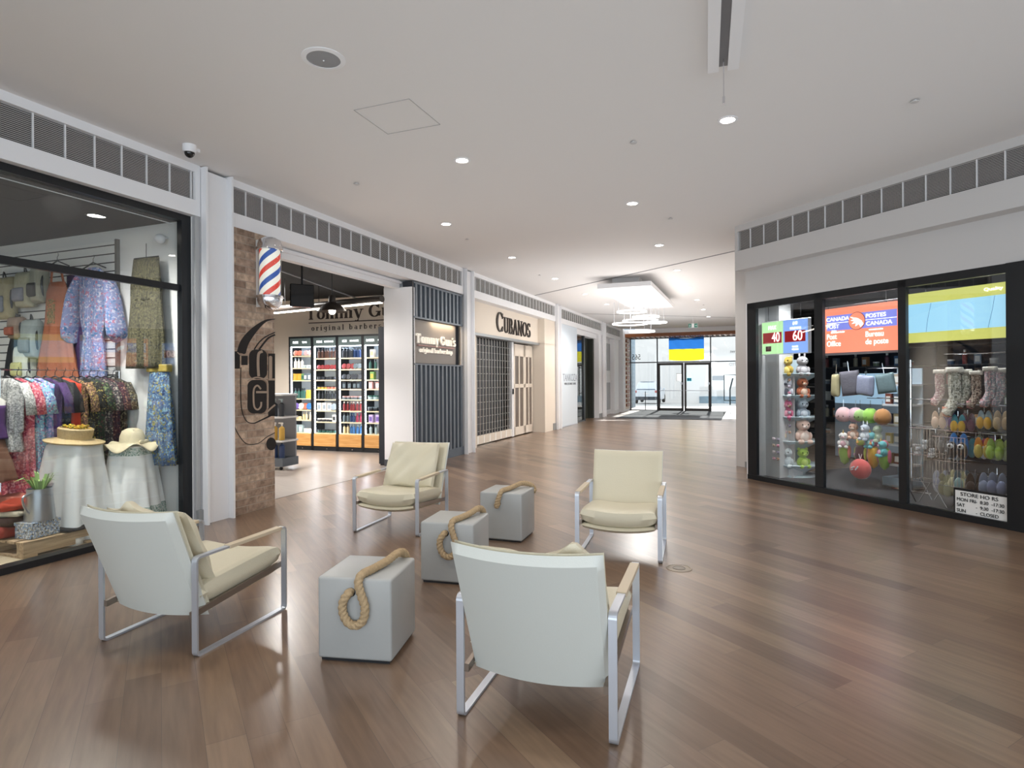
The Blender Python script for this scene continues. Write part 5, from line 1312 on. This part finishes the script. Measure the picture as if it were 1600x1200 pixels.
b = B(); em = [(-.14, .09), (.02, .05), (.10, .0), (.14, -.07), (.08, -.12), (.05, -.06), (-.02, -.10), (-.01, -.04), (-.10, -.05), (-.04, -.01), (-.12, .02), (-.05, .03)]
b.prism([(W_ * .47 + p[0] * Hh_ * 1.15, Hh_ * .67 + p[1] * Hh_ * 1.15) for p in em], -.014, -.011); b.build('emblem_bird', E_WT, t)
for nm, s_, xx, zz, sz, al in (('words_upper_left', 'CANADA', .20, .75, .12, 1.12), ('words_lower_left', 'POST', .13, .585, .12, 1.12), ('words_upper_right', 'POSTES', .72, .75, .12, 1.12), ('words_lower_right', 'CANADA', .76, .585, .12, 1.12)):
    words(nm, s_, Hh_ * sz, E_WT, t, W_ * xx, -.008, Hh_ * zz, al)
for nm, s_, xx, zz in (('caption', 'Post', .11, .36), ('caption', 'Office', .14, .20), ('caption', 'Bureau', .70, .36), ('caption', 'de poste', .73, .20)):
    words(nm, s_, Hh_ * .17, E_WT, t, W_ * xx, -.004, Hh_ * zz, .85)
words('caption', 'authorized dealer', Hh_ * .06, E_WT, t, W_ * .2, -.004, Hh_ * .46, .8); words('caption', 'concessionnaire', Hh_ * .06, E_WT, t, W_ * .72, -.004, Hh_ * .46, .8)
chains(B(), (W_ * .06, W_ * .85), Hh_, 2.85 - zb, .006).build('chains', M_CHROME, t)
x0, zt = RW(1419, 460, .25); x1 = RW(1574, 441, .25)[0]; zb = RW(1422, 536, .25)[1]; W_ = x1 - x0 + .25; Hh_ = zt - zb
t = thing('lightbox', 'large blank lit sign of pale blue between two yellow green bands', 'sign', RF, x0, .25, zb)
B().box(0, W_, .01, .09, 0, Hh_, .004).build('case', mat('case_grey', '9a9498', .4), t)
E_YG = mat('sign_lit_yellow', 'd4d474', .4, emit='d4d46c', estr=.44); E_SK = mat('sign_lit_sky', 'a4d8f2', .4, emit='a2d8f4', estr=.50)
B().box(0, W_, .0, .012, 0, Hh_ * .20).build('lower_band', E_YG, t); B().box(0, W_, .0, .012, Hh_ * .78, Hh_).build('upper_band', E_YG, t); B().box(0, W_, .0, .012, Hh_ * .20, Hh_ * .78).build('middle_band', E_SK, t)
b = B().tube([(W_ * .16, -.001, Hh_ * .2), (W_ * .175, -.001, Hh_ * .45), (W_ * .205, -.001, Hh_ * .77)], .002, 4).tube([(W_ * .66, -.001, Hh_ * .2), (W_ * .69, -.001, Hh_ * .5), (W_ * .71, -.001, Hh_ * .77)], .002, 4); b.build('creases', mat('crease_blue', '5f9cc0', .5), t)
words('small_words', 'Quality', Hh_ * .08, E_WT, t, W_ * .70, -.004, Hh_ * .90, 1.3)
chains(B(), (.2, W_ - .25), Hh_, 2.85 - zb, .006).build('chains', M_CHROME, t)
# ---- opening hours board
x0, zt = RW(1493, 765, .03); x1 = RW(1577, 779, .03)[0]; zb = RW(1494, 803, .03)[1]
t = thing('hours_board', 'white letter board with store hours standing at the foot of the glass', 'sign', RF, x0, .025, zb)
W_ = x1 - x0; Hh_ = zt - zb
B().box(0, W_, 0, .02, 0, Hh_).build('board', mat('board_white', 'e8e8e6', .5), t); B().box(-.015, W_ + .01, .0, .03, Hh_, Hh_ + .02).box(-.015, 0, 0, .03, 0, Hh_).box(-.015, W_ + .01, 0, .03, -.02, 0).build('frame', M_BLACK, t)
M_TX = mat('black_letters', '161616', .6)
for j, (a, c) in enumerate((('STORE HO RS', None), ('MON FRI', '-  8:30  -17:30'), ('SAT', '-  9:30  -17:30'), ('SUN', '-  CLOSED'))):
    zz = Hh_ * (.86 - .225 * j)
    if c is None: words('letters', a, Hh_ * .21, M_TX, t, W_ * .46, -.003, zz, 1.05)
    else: words('letters', a, Hh_ * .19, M_TX, t, W_ * .03, -.003, zz, .95, align='LEFT'); words('letters', c, Hh_ * .19, M_TX, t, W_ * .40, -.003, zz, .92, align='LEFT')

# ---- soft toys
M_EYE = mat('bead_black', '08080a', .1)
def plush(label, x, n_, z, s, col, col2=None, ears='round', lie=False, group='soft toys in the gift shop window', body=True, name='plush_toy', rz=0):
    t = thing(name, label, 'soft toy', RF, x, n_, z, rz, group); t.scale = (s,) * 3
    m = mat('plush_' + col, col, .95, bump=.5, bscale=90, sheen=.3); m2 = mat('plush_' + (col2 or col), col2 or col, .95, bump=.5, bscale=90, sheen=.3)
    b = B()
    if body:
        b.ball((0, 0, .38), .36, .30, .38, 16, 10)
        for sx in (-1, 1): b.ball((sx * .32, -.12, .40), .11, .13, .20, 10, 7); b.ball((sx * .22, -.30, .12), .15, .20, .13, 10, 7)
    b.smooth().build('body', m, t) if body else b.b.free()
    hz = .95 if body else .42; hr = .34 if body else .42
    B().ball((0, -.04, hz), hr, hr * .88, hr * .88, 18, 12).smooth().build('head', m, t)
    if body: B().ball((0, -.22, .36), .22, .14, .24, 12, 8).smooth().build('belly', m2, t)
    B().ball((0, -.04 - hr * .78, hz - hr * .22), hr * .38, hr * .24, hr * .26, 12, 8).smooth().build('muzzle', m2, t)
    for sx in (-1, 1):
        B().ball((sx * hr * .42, -.04 - hr * .80, hz + hr * .12), hr * .11, hr * .07, hr * .12, 10, 6).smooth().build('eye', M_EYE, t)
        if ears == 'round': B().ball((sx * hr * .72, 0, hz + hr * .72), hr * .30, hr * .16, hr * .30, 10, 7).smooth().build('ear', m2, t)
        elif ears == 'long': B().ball((sx * hr * .5, 0, hz + hr * 1.2), hr * .18, hr * .12, hr * .55, 10, 7).smooth().build('ear', m2, t)
        elif ears == 'floppy': B().ball((sx * hr * .95, 0, hz - hr * .05), hr * .2, hr * .16, hr * .5, 10, 7).smooth().build('ear', m2, t)
        elif ears == 'point':
            bb = B(); bb.lathe([(hr * .26, 0), (hr * .14, hr * .28), (.01, hr * .5)], 10); bb.move(Matrix.Translation((sx * hr * .55, 0, hz + hr * .6))); bb.build('ear', m2, t)
    if ears == 'horn':
        B().lathe([(.07, 0), (.04, .14), (.005, .28)], 10, 0, -.15, hz + hr * .75).build('horn', mat('horn_gold', 'd8b060', .4, .3), t)
    B().ball((0, -.06 - hr * 1.0, hz - hr * .12), hr * .09, hr * .06, hr * .07, 8, 5).smooth().build('nose', M_EYE, t)
    return t
# tiered stand
t = thing('tiered_stand', 'pale glossy tiered stand carrying soft toys in the left window bay', 'display stand', RF, RW(1240, 650, .78)[0], .78, .02)
SX = RW(1240, 650, .78)[0]
M_TIER = mat('pale_plastic', 'c3d2d8', .2)
for z in (.06, .42, .78, 1.10, 1.42):
    B().lathe([(.14, -.19), (.17, -.12), (.36, -.012), (.37, 0), (.36, .006), (0, .006)], 36, 0, 0, z + .12).smooth('auto').build('tier', M_TIER, t)
B().tube([(0, 0, 0), (0, 0, 1.75)], .10, 20).smooth('auto').build('column', M_TIER, t)
B().lathe([(0, 0), (.30, 0), (.28, .03), (0, .04)], 30).build('foot', M_TIER, t)
PL = [(.13, [('white and grey panda plush with black feet', 'dfe3e6', '2a2c30', 'round'), ('black and white panda plush', '26272a', 'e6e6e6', 'round'), ('white seal plush with big dark eyes', 'e2e8ea', 'c8d2d6', 'round'), ('lime green frog plush', 'a8cc4e', 'c8e070', 'round')]),
      (.49, [('sandy brown bear plush', 'a87c50', 'c8a078', 'round'), ('cream puppy plush with floppy ears', 'e6d2b8', 'f0e4d4', 'floppy'), ('pale pink sloth plush', 'e8c4b4', 'f2ded2', 'round')]),
      (.85, [('light green turtle plush', 'b8d890', '9cc470', 'round'), ('bright green frog plush', '7cc060', 'a8d880', 'round'), ('pink octopus plush', 'e07898', 'f0a8b8', 'round'), ('grey blue cat plush', 'a8b4c0', 'c8d0d8', 'point')]),
      (1.17, [('grey striped kitten plush', 'a8a8a0', 'c8c8c0', 'point'), ('lilac unicorn plush', 'c890c8', 'e0b8e0', 'horn'), ('white husky plush', 'd8d8e0', '60606c', 'point'), ('russet fox plush', 'b0603c', 'e0c0a8', 'point')]),
      (1.49, [('orange lion plush', 'c0642c', 'e0a060', 'round'), ('black and white penguin plush', '34363c', 'e0e2e6', 'round'), ('mustard giraffe plush', 'c0a040', 'e0c870', 'round'), ('grey rabbit plush', 'b4aeb0', 'd4ced0', 'long')])]
tiern = ['lowest', 'second lowest', 'middle', 'second highest', 'top']
for (z, items), tn in zip(PL, tiern):
    for i, (nm, c1, c2, ears) in enumerate(items):
        a = math.radians(-158 + i * 136 / (len(items) - 1)); r = .26
        plush('%s on the %s tier of the pale stand' % (nm, tn), SX + r * math.cos(a), .78 + r * math.sin(a), .02 + z + .015, .235 if len(items) == 4 else .29, c1, c2, ears, rz=math.radians(90) + a)
# small keyring toys on the left
kc = ['e4a8b8', 'c8b8c8', 'f0e0e4', 'b08870', 'd8c0a8', '9a90a8', 'e8d0d8', 'c87890']
KN = ['pink', 'mauve', 'white', 'brown', 'beige', 'violet grey', 'blush', 'rose']
b = B().box(0, .16, 0, .02, .25, 1.55); t = thing('toy_board', 'narrow board of small keyring toys at the left window edge', 'display board', RF, .20, .54, 0, 0)
b.build('panel', mat('panel_clear', 'b8b4b4', .4), t); B().box(.02, .14, 0, .2, 0.02, .25).build('foot', M_WHITE, t)
proto = {}
for j in range(13):
    for i in range(2):
        c = kc[(j * 2 + i * 3) % 8]; nm = KN[(j * 2 + i * 3) % 8]
        lab = 'tiny %s keyring plush on the narrow toy board' % nm
        if c not in proto:
            proto[c] = plush(lab, .20 + i * .075, .31, .28 + j * .097, .062, c, 'f0e8e8', 'round', group='%s keyring toys on the narrow toy board' % nm, body=False, name='keyring_toy')
        else: dup(proto[c], RF, .24 + i * .075, .50, .28 + j * .097, 0, lab)
        for o in bpy.data.objects[-1:]: pass
# ---- rack 1 : pouches, round plushes, unicorns
def spinner(label, x, n_, zs, w=.55):
    t = thing('wire_rack', label, 'display rack', RF, x, n_, .02)
    B().tube([(0, 0, 0), (0, 0, max(zs) + .1)], .016, 10).build('pole', M_CHROME, t)
    B().tube([(-.25, 0, .02), (.25, 0, .02)], .015, 8).tube([(0, -.25, .02), (0, .25, .02)], .015, 8).build('foot', M_CHROME, t)
    for z in zs:
        B().tube([(-w, -.10, z), (w, -.10, z)], .005, 6).tube([(-w, .10, z), (w, .10, z)], .005, 6).tube([(0, -.1, z), (0, .1, z)], .005, 6).build('arm_rail', M_CHROME, t)
    return t
R1 = spinner('white wire display rack hung with pouches and round plushes, centre bay', 1.80, .95, (1.60, 1.20, .84), .52)
for i, (px, c, w_, h_, nm) in enumerate([(1306, 'c0b48c', .10, .28, 'cream'), (1325, '6c6870', .22, .30, 'dark grey'), (1352, '9a9eb4', .25, .24, 'blue grey'), (1380, '7c9094', .19, .23, 'slate green')]):
    x = RW(px, 600, .84)[0]
    t = thing('pouch', nm + ' fabric pouch hanging on the top rail of the centre rack', 'pouch', RF, x, .84 + .05 * (i % 2), 1.39 + .03 * (i % 2), (-.2, .35, -.3, .4)[i], 'pouches on the centre rack'); t.scale = (1.15,) * 3; t.rotation_euler.y = (.05, -.12, .08, -.15)[i]
    B().pillow(w_, h_, .08, lambda v: Vector((v.x, v.z, v.y)), 12, 12, 5, 2, .3).smooth().build('pouch_body', mat('pouch_' + c, c, .9, var=.2, vscale=24, bump=.4, bscale=50), t)
    B().tube([(0, 0, h_ / 2), (0, 0, h_ / 2 + .12)], .004, 5).build('hook', M_CHROME, t)
for i, (px, c, nm) in enumerate([(1318, 'ecc0c0', 'pale pink'), (1337, 'e4bcc4', 'rose pink'), (1344, 'a8c87c', 'sage green'), (1360, 'a4d860', 'bright lime'), (1379, 'c88c54', 'caramel')]):
    x = RW(px, 640, .84 + .05 * (i % 2))[0]; s_ = .205 if i != 2 else .16
    t = thing('round_plush', nm + ' egg shaped plush hanging from the middle rail of the centre rack', 'soft toy', RF, x, .84 + .05 * (i % 2), .98, .3 - .15 * i, 'egg shaped plushes on the centre rack')
    b = B(); b.lathe([(.005, -.5), (.25, -.47), (.45, -.3), (.5, -.08), (.46, .15), (.36, .34), (.2, .47), (.005, .52)], 26); b.move(Matrix.Scale(s_ * 1.02, 4)); b.smooth().build('body', mat('plush_' + c, c, .8, sheen=.4), t)
    for sx in (-1, 1): B().ball((sx * .028, -s_ * .47, -.018), .008, .005, .009, 8, 5).build('eye', M_EYE, t)
    B().tube([(0, 0, s_ * .5), (0, 0, .21)], .003, 5).build('hook', M_CHROME, t)
UN = [(1318, 690, 'f0eae6', 'e0b0b8', 'horn', 'white unicorn plush with pink ears'), (1334, 676, 'd8a890', 'f0d8c8', 'point', 'peach fox plush'), (1345, 702, 'e8a8c4', 'f4d0e0', 'horn', 'pink unicorn plush'), (1352, 678, 'cfd8e4', 'f0f4f8', 'long', 'pale blue rabbit plush'), (1362, 690, '70c8d0', 'a0e0e4', 'horn', 'turquoise unicorn plush'), (1372, 680, 'd8e8d0', 'a8c8a0', 'round', 'mint bear plush'), (1380, 704, '68c4c8', 'f0a8b8', 'horn', 'teal dragon plush')]
for i, (px, py, c1, c2, e_, nm) in enumerate(UN):
    x, z = RW(px, py, .80 + .04 * (i % 3)); plush(nm + ' clustered below the middle rail of the centre rack', x, .80 + .04 * (i % 3), z - .09, .175, c1, c2, e_, rz=.5 - .2 * i, group='animal plushes clustered on the centre rack')
for i, (px, c1, c2, nm) in enumerate([(1320, 'a8c860', 'e08878', 'green and coral'), (1345, '503038', 'c8d068', 'dark and yellow'), (1365, 'd0a040', 'b87890', 'amber and mauve'), (1382, '90b850', 'd06078', 'leaf green and rose')]):
    x, z = RW(px, 735, .84)
    t = thing('parrot_plush', nm + ' long parrot plush at the bottom of the centre rack', 'soft toy', RF, x, .84, .46, 0, 'parrot plushes on the centre rack')
    B().lathe([(.005, -.18), (.05, -.14), (.075, -.02), (.065, .08), (.03, .12)], 18).smooth().build('body', mat('plush_' + c1, c1, .95, sheen=.3), t)
    B().ball((0, -.01, .16), .055, .05, .055, 14, 9).smooth().build('head', mat('plush_' + c2, c2, .95, sheen=.3), t)
    for sx in (-1, 1): B().ball((sx * .07, 0, .0), .02, .035, .09, 10, 7).smooth().build('wing', mat('plush_' + c2, c2, .95, sheen=.3), t)
    B().lathe([(.02, 0), (.001, .04)], 8, 0, -.06, .15).build('beak', mat('beak_orange', 'd89040', .5), t)
x, z = RW(1346, 742, .72)
t = thing('cherry_plush', 'large coral red round plush with white marks lying low on the centre rack', 'soft toy', RF, x, .70, .27, 0); t.scale = (.72,) * 3
B().ball((0, 0, 0), .20, .13, .19, 22, 14).smooth().build('body', mat('plush_coral', 'd85f5c', .9, bump=.4, bscale=60, sheen=.3), t)
b = B().tube([(-.08, -.135, .02), (-.02, -.14, .05)], .012, 6).tube([(.0, -.14, -.01), (.05, -.135, .06)], .012, 6).tube([(-.10, -.125, -.02), (-.05, -.135, .0)], .01, 6); b.build('white_marks', M_WHITE, t)
B().tube([(0, 0, .18), (-.03, 0, .28)], .006, 6).tube([(0, 0, .18), (.03, 0, .28)], .006, 6).build('ties', M_WHITE, t)
# ---- shelf tower between first and second bay, wire baskets
t = thing('shelf_tower', 'narrow white shelf tower of boxed goods behind the left mullion', 'shelving', RF, 1.28, 1.15, .02)
for z in (0, .28, .55, .82, 1.09, 1.36): B().box(0, .34, 0, .34, z, z + .025).build('shelf', M_WHITE, t)
B().box(0, .34, .32, .34, 0, 1.6).box(.0, .34, -.0, .34, 0, .12).build('carcass', mat('tower_blue_grey', 'a8b8c4', .5), t)
gi = 0
for z in (.28, .55, .82, 1.09, 1.36):
    for i in range(3):
        c = ['b08850', '7c4a3c', '56606c', 'c8b058', '8c98a4', 'b4a494', '4c4450', 'a89878'][gi % 8]; gi += 1
        put('box', c, 'e9e6e0', RF, 1.33 + i * .115, 1.24, .045 + z, .95, 'small boxed item on the narrow white shelf tower', 'box', 'boxed items on the shelf tower')
def basket(label, x, n_, w_, d_, z0, z1, legs=True):
    t = thing('wire_basket_rack', label, 'display rack', RF, x, n_, .02)
    b = B()
    for z in (z0, (z0 + z1) / 2, z1):
        for p, q in (((0, 0), (w_, 0)), ((w_, 0), (w_, d_)), ((w_, d_), (0, d_)), ((0, d_), (0, 0))): b.tube([(p[0], p[1], z), (q[0], q[1], z)], .004, 5)
    b.build('rims', M_CHROME, t)
    b = B(); k = 9
    for i in range(k + 1):
        xx = w_ * i / k; b.box(xx - .002, xx + .002, -.002, .002, z0, z1)
        if i < 6: b.box(-.002, .002, d_ * i / 5 - .002, d_ * i / 5 + .002, z0, z1)
    b.build('wire_slats', M_CHROME, t)
    B().tube([(0, 0, z0), (w_ * .45, 0, 0)], .006, 6).tube([(w_, 0, z0), (w_ * .55, 0, 0)], .006, 6).tube([(0, d_, z0), (w_ * .45, d_, 0)], .006, 6).tube([(w_, d_, z0), (w_ * .55, d_, 0)], .006, 6).build('crossed_legs', M_CHROME, t)
basket('tall chrome wire basket rack at the right edge of the centre bay', 2.06, .42, .30, .3, .25, .88)
basket('wide chrome wire basket rack with crossed legs in the right bay', 2.40, .40, .34, .3, .25, .80)
for i in range(6):
    plush('small grey and white plush piled in a chrome wire basket', 2.14 + (i % 3) * .08 + (.36 if i > 2 else 0), .55, .55 + .09 * (i % 2), .09, 'b4b8c0', 'f0f0f4', 'round', group='grey plushes in the wire baskets', name='plush_toy')
# ---- rack 2 : socks and slippers
R2 = spinner('white wire display rack hung with socks and slippers, right bay', 3.08, .62, (1.74, 1.17, .86, .40), .62)
FUR = mat('fur_cream', 'e4dcd0', .95, bump=1, bscale=60, sheen=.4)
def sock(label, px, py, s, m1, m2, n_=.55, rz=0):
    x, z = RW(px, py, n_)
    t = thing('knitted_sock', label, 'socks', RF, x, n_, z, rz, 'fur topped socks on the right rack'); t.scale = (s,) * 3
    B().tube(smooth_path([(0, 0, 0), (0, 0, -.12), (.005, 0, -.22), (-.01, -.01, -.28), (-.035, -.03, -.34), (-.05, -.03, -.37)], 4), [.05] * 8 + [.048] * 4 + [.046] * 4 + [.045] * 3 + [.03, .02], 14, flat=.6).smooth().build('knit', m1, t)
    B().pillow(.13, .05, .07, lambda v: Vector((v.x, v.z, v.y + .01)), 12, 8, 3, 2, .5).smooth().build('fur_cuff', FUR, t)
    B().tube([(-.035, -.02, -.31), (-.05, -.03, -.385)], [.05, .03], 12, flat=.6).smooth().build('toe', m2, t)
K1 = pattern('knit_pink', 'b08c8c', ['e4d8d0', '8a6068'], 60); K2 = pattern('knit_grey', 'b8b4a4', ['7c7a70', 'e4e0d4'], 60); K3 = pattern('knit_brown', '8a7468', ['3c3430', 'c0b0a0'], 60); K4 = pattern('knit_rose', 'c49ca4', ['ece0dc', '8c98a0'], 60)
MP = mat('toe_rose', 'b87a80', .9); MR = mat('toe_rust', 'a8583c', .9)
sock('pink patterned sock, first on the top rail of the right rack', 1468, 582, 1.0, K1, MP); sock('longest grey patterned sock with a price tag on the right rack', 1491, 580, 1.35, K2, MR); sock('grey and rust patterned sock behind the tagged one', 1508, 582, 1.05, K2, MR, .62)
sock('dark brown patterned sock in the middle of the top rail', 1525, 584, 1.0, K3, MP); sock('wide rose patterned sock with a square tag', 1547, 578, 1.05, K4, MP, .5); sock('pale rose sock, last on the top rail by the frame', 1563, 580, 1.0, K4, MP, .6)
def slipper(label, px, py, c1, c2, s=1.0, n_=.55, rz=0, cat='slippers', eyes=False):
    x, z = RW(px, py, n_)
    t = thing('slipper_pair', label, cat, RF, x, n_, z, rz, 'slippers on the right rack'); t.scale = (s,) * 3
    for sx in (-1, 1):
        B().ball((sx * .038, .01, 0), .038, .012, .11, 14, 10).smooth().build('sole', mat('slip_' + c1, c1, .9, sheen=.3), t)
        B().ball((sx * .038, -.012, -.035), .040, .028, .072, 14, 9).smooth().build('upper', mat('slip_' + c2, c2, .9, sheen=.3), t)
        if eyes:
            B().ball((sx * .04, -.038, .0), .026, .010, .022, 12, 8).smooth().build('eye_white', M_WHITE, t); B().ball((sx * .04, -.048, .0), .011, .006, .011, 10, 6).build('pupil', M_EYE, t)
    B().tube([(0, 0, .09), (0, 0, .15)], .003, 5).build('hook', M_CHROME, t)
SL = [(1467, 656, 'c8a890', 'd8b8a0', 'peach'), (1481, 656, '7a6090', '8c70a4', 'purple'), (1497, 662, '4c98a8', 'e0b040', 'teal and yellow'), (1512, 660, '6a4a5c', '7c5468', 'plum'), (1538, 656, '9cb4c0', 'e0a830', 'pale blue with orange flower'), (1552, 656, 'c0a078', 'd0b088', 'sand'), (1565, 657, 'a88c60', 'b89868', 'tan'),
      (1462, 690, '1c1c20', '28282c', 'black'), (1478, 693, '4c4c50', '5c5c60', 'charcoal'), (1525, 700, '4c9cac', '3c8898', 'teal'), (1536, 700, 'e08c28', 'c8b058', 'orange and sand'), (1545, 702, 'b03060', 'c8c4c8', 'magenta and grey'), (1555, 702, '98b840', 'a8c850', 'lime green'), (1565, 704, 'a8c060', 'b8c890', 'pale green')]
for i, (px, py, c1, c2, nm) in enumerate(SL):
    slipper(nm + (' slippers hung on the second rail of the right rack' if py < 670 else ' slippers hung on the third rail of the right rack'), px, py, c1, c2, .95 if py < 670 else 1.05, .55 + .04 * (i % 2), .4 - .1 * (i % 5))
slipper('blue and black owl slippers with big white eyes on the right rack', 1497, 697, '1c6cb0', '14202c', 1.35, .5, 0, 'slippers', True)
LO = [(1471, 752, 'a8a8b8', '8c8c9c', 'grey and white woven'), (1480, 757, '6c6a4c', '7c7858', 'olive'), (1488, 760, '8c8c70', '9c9c80', 'sage'), (1496, 752, 'c0b890', 'd0c8a0', 'cream'), (1504, 752, '5c7078', '90b0b0', 'slate and mint'), (1524, 758, '34261e', '40302a', 'dark brown'), (1545, 757, '7c8498', '8890a8', 'blue grey'), (1558, 757, '6c7488', '7880a0', 'steel blue')]
for i, (px, py, c1, c2, nm) in enumerate(LO): slipper(nm + ' slippers hanging on the lowest rail, behind the hours board', px, py, c1, c2, 1.15, .48, .9 - .25 * (i % 4))
# ---- deeper shelving with small goods
for q, (x, n_, w_, nm) in enumerate([(-2.6, 4.4, 2.4, 'left'), (.1, 4.4, 2.4, 'right')]):
    t = thing('wall_shelving', 'dim wall shelving at the back of the gift shop, %s unit' % nm, 'shelving', RF, x, n_, .02)
    B().box(0, w_, .38, .42, 0, 2.2).build('back_panel', mat('shelf_back_blue', '2e3848', .6), t)
    for z in (.3, .65, 1.0, 1.35, 1.7, 2.05): B().box(0, w_, 0, .38, z - .02, z).build('shelf', mat('shelf_dim', '4a4c52', .5), t)
    g = 0
    for j, z in enumerate((.3, .65, 1.0, 1.35, 1.7)):
        for i in range(10):
            c = ['b0a890', '6c4a5c', '8c98a8', 'c89060', '506c8c', 'd8d4cc', '7c8c70', 'a04c4c'][(i * 3 + j * 5) % 8]
            put(['box', 'jar', 'bottle'][(i + j) % 3], c, 'e9e6e0', RF, x + .12 + i * (w_ - .2) / 10, n_ + .12, .02 + z, 1.25, 'small %s on shelf %s of the dim %s wall unit' % (['boxed gift', 'jar', 'bottle'][(i + j) % 3], ['one', 'two', 'three', 'four', 'five'][j], nm), 'gift', 'gifts on the dim %s wall unit, level %s' % (nm, ['one', 'two', 'three', 'four', 'five'][j]))
t = thing('freezer_display', 'lit pale blue counter display deep in the gift shop', 'display case', RF, -1.2, 3.4, .02)
B().box(0, 1.2, 0, .5, 0, 1.0).build('case', mat('case_pale', '9fb0be', .4), t); B().box(.0, 1.2, .0, .5, 1.0, 1.55).build('lit_glass', mat('case_lit', 'b8d4e8', .3, emit='a8cce8', estr=.35), t)
lamp('gift_shop_light', 'SPOT', RF.p(.75, .36, 2.75), 75, (.95, .97, 1.0), .1, spot=2.6, blend=.9)
lamp('gift_shop_light', 'SPOT', RF.p(1.9, .36, 2.75), 60, (.95, .97, 1.0), .1, spot=2.6, blend=.9)
lamp('gift_shop_light', 'SPOT', RF.p(3.0, .40, 2.75), 22, (.95, .97, 1.0), .1, spot=2.4, blend=.9)
lamp('gift_shop_light', 'SPOT', RF.p(.2, 3.0, 2.75), 45, (.95, .97, 1.0), .1, spot=2.6, blend=.9)
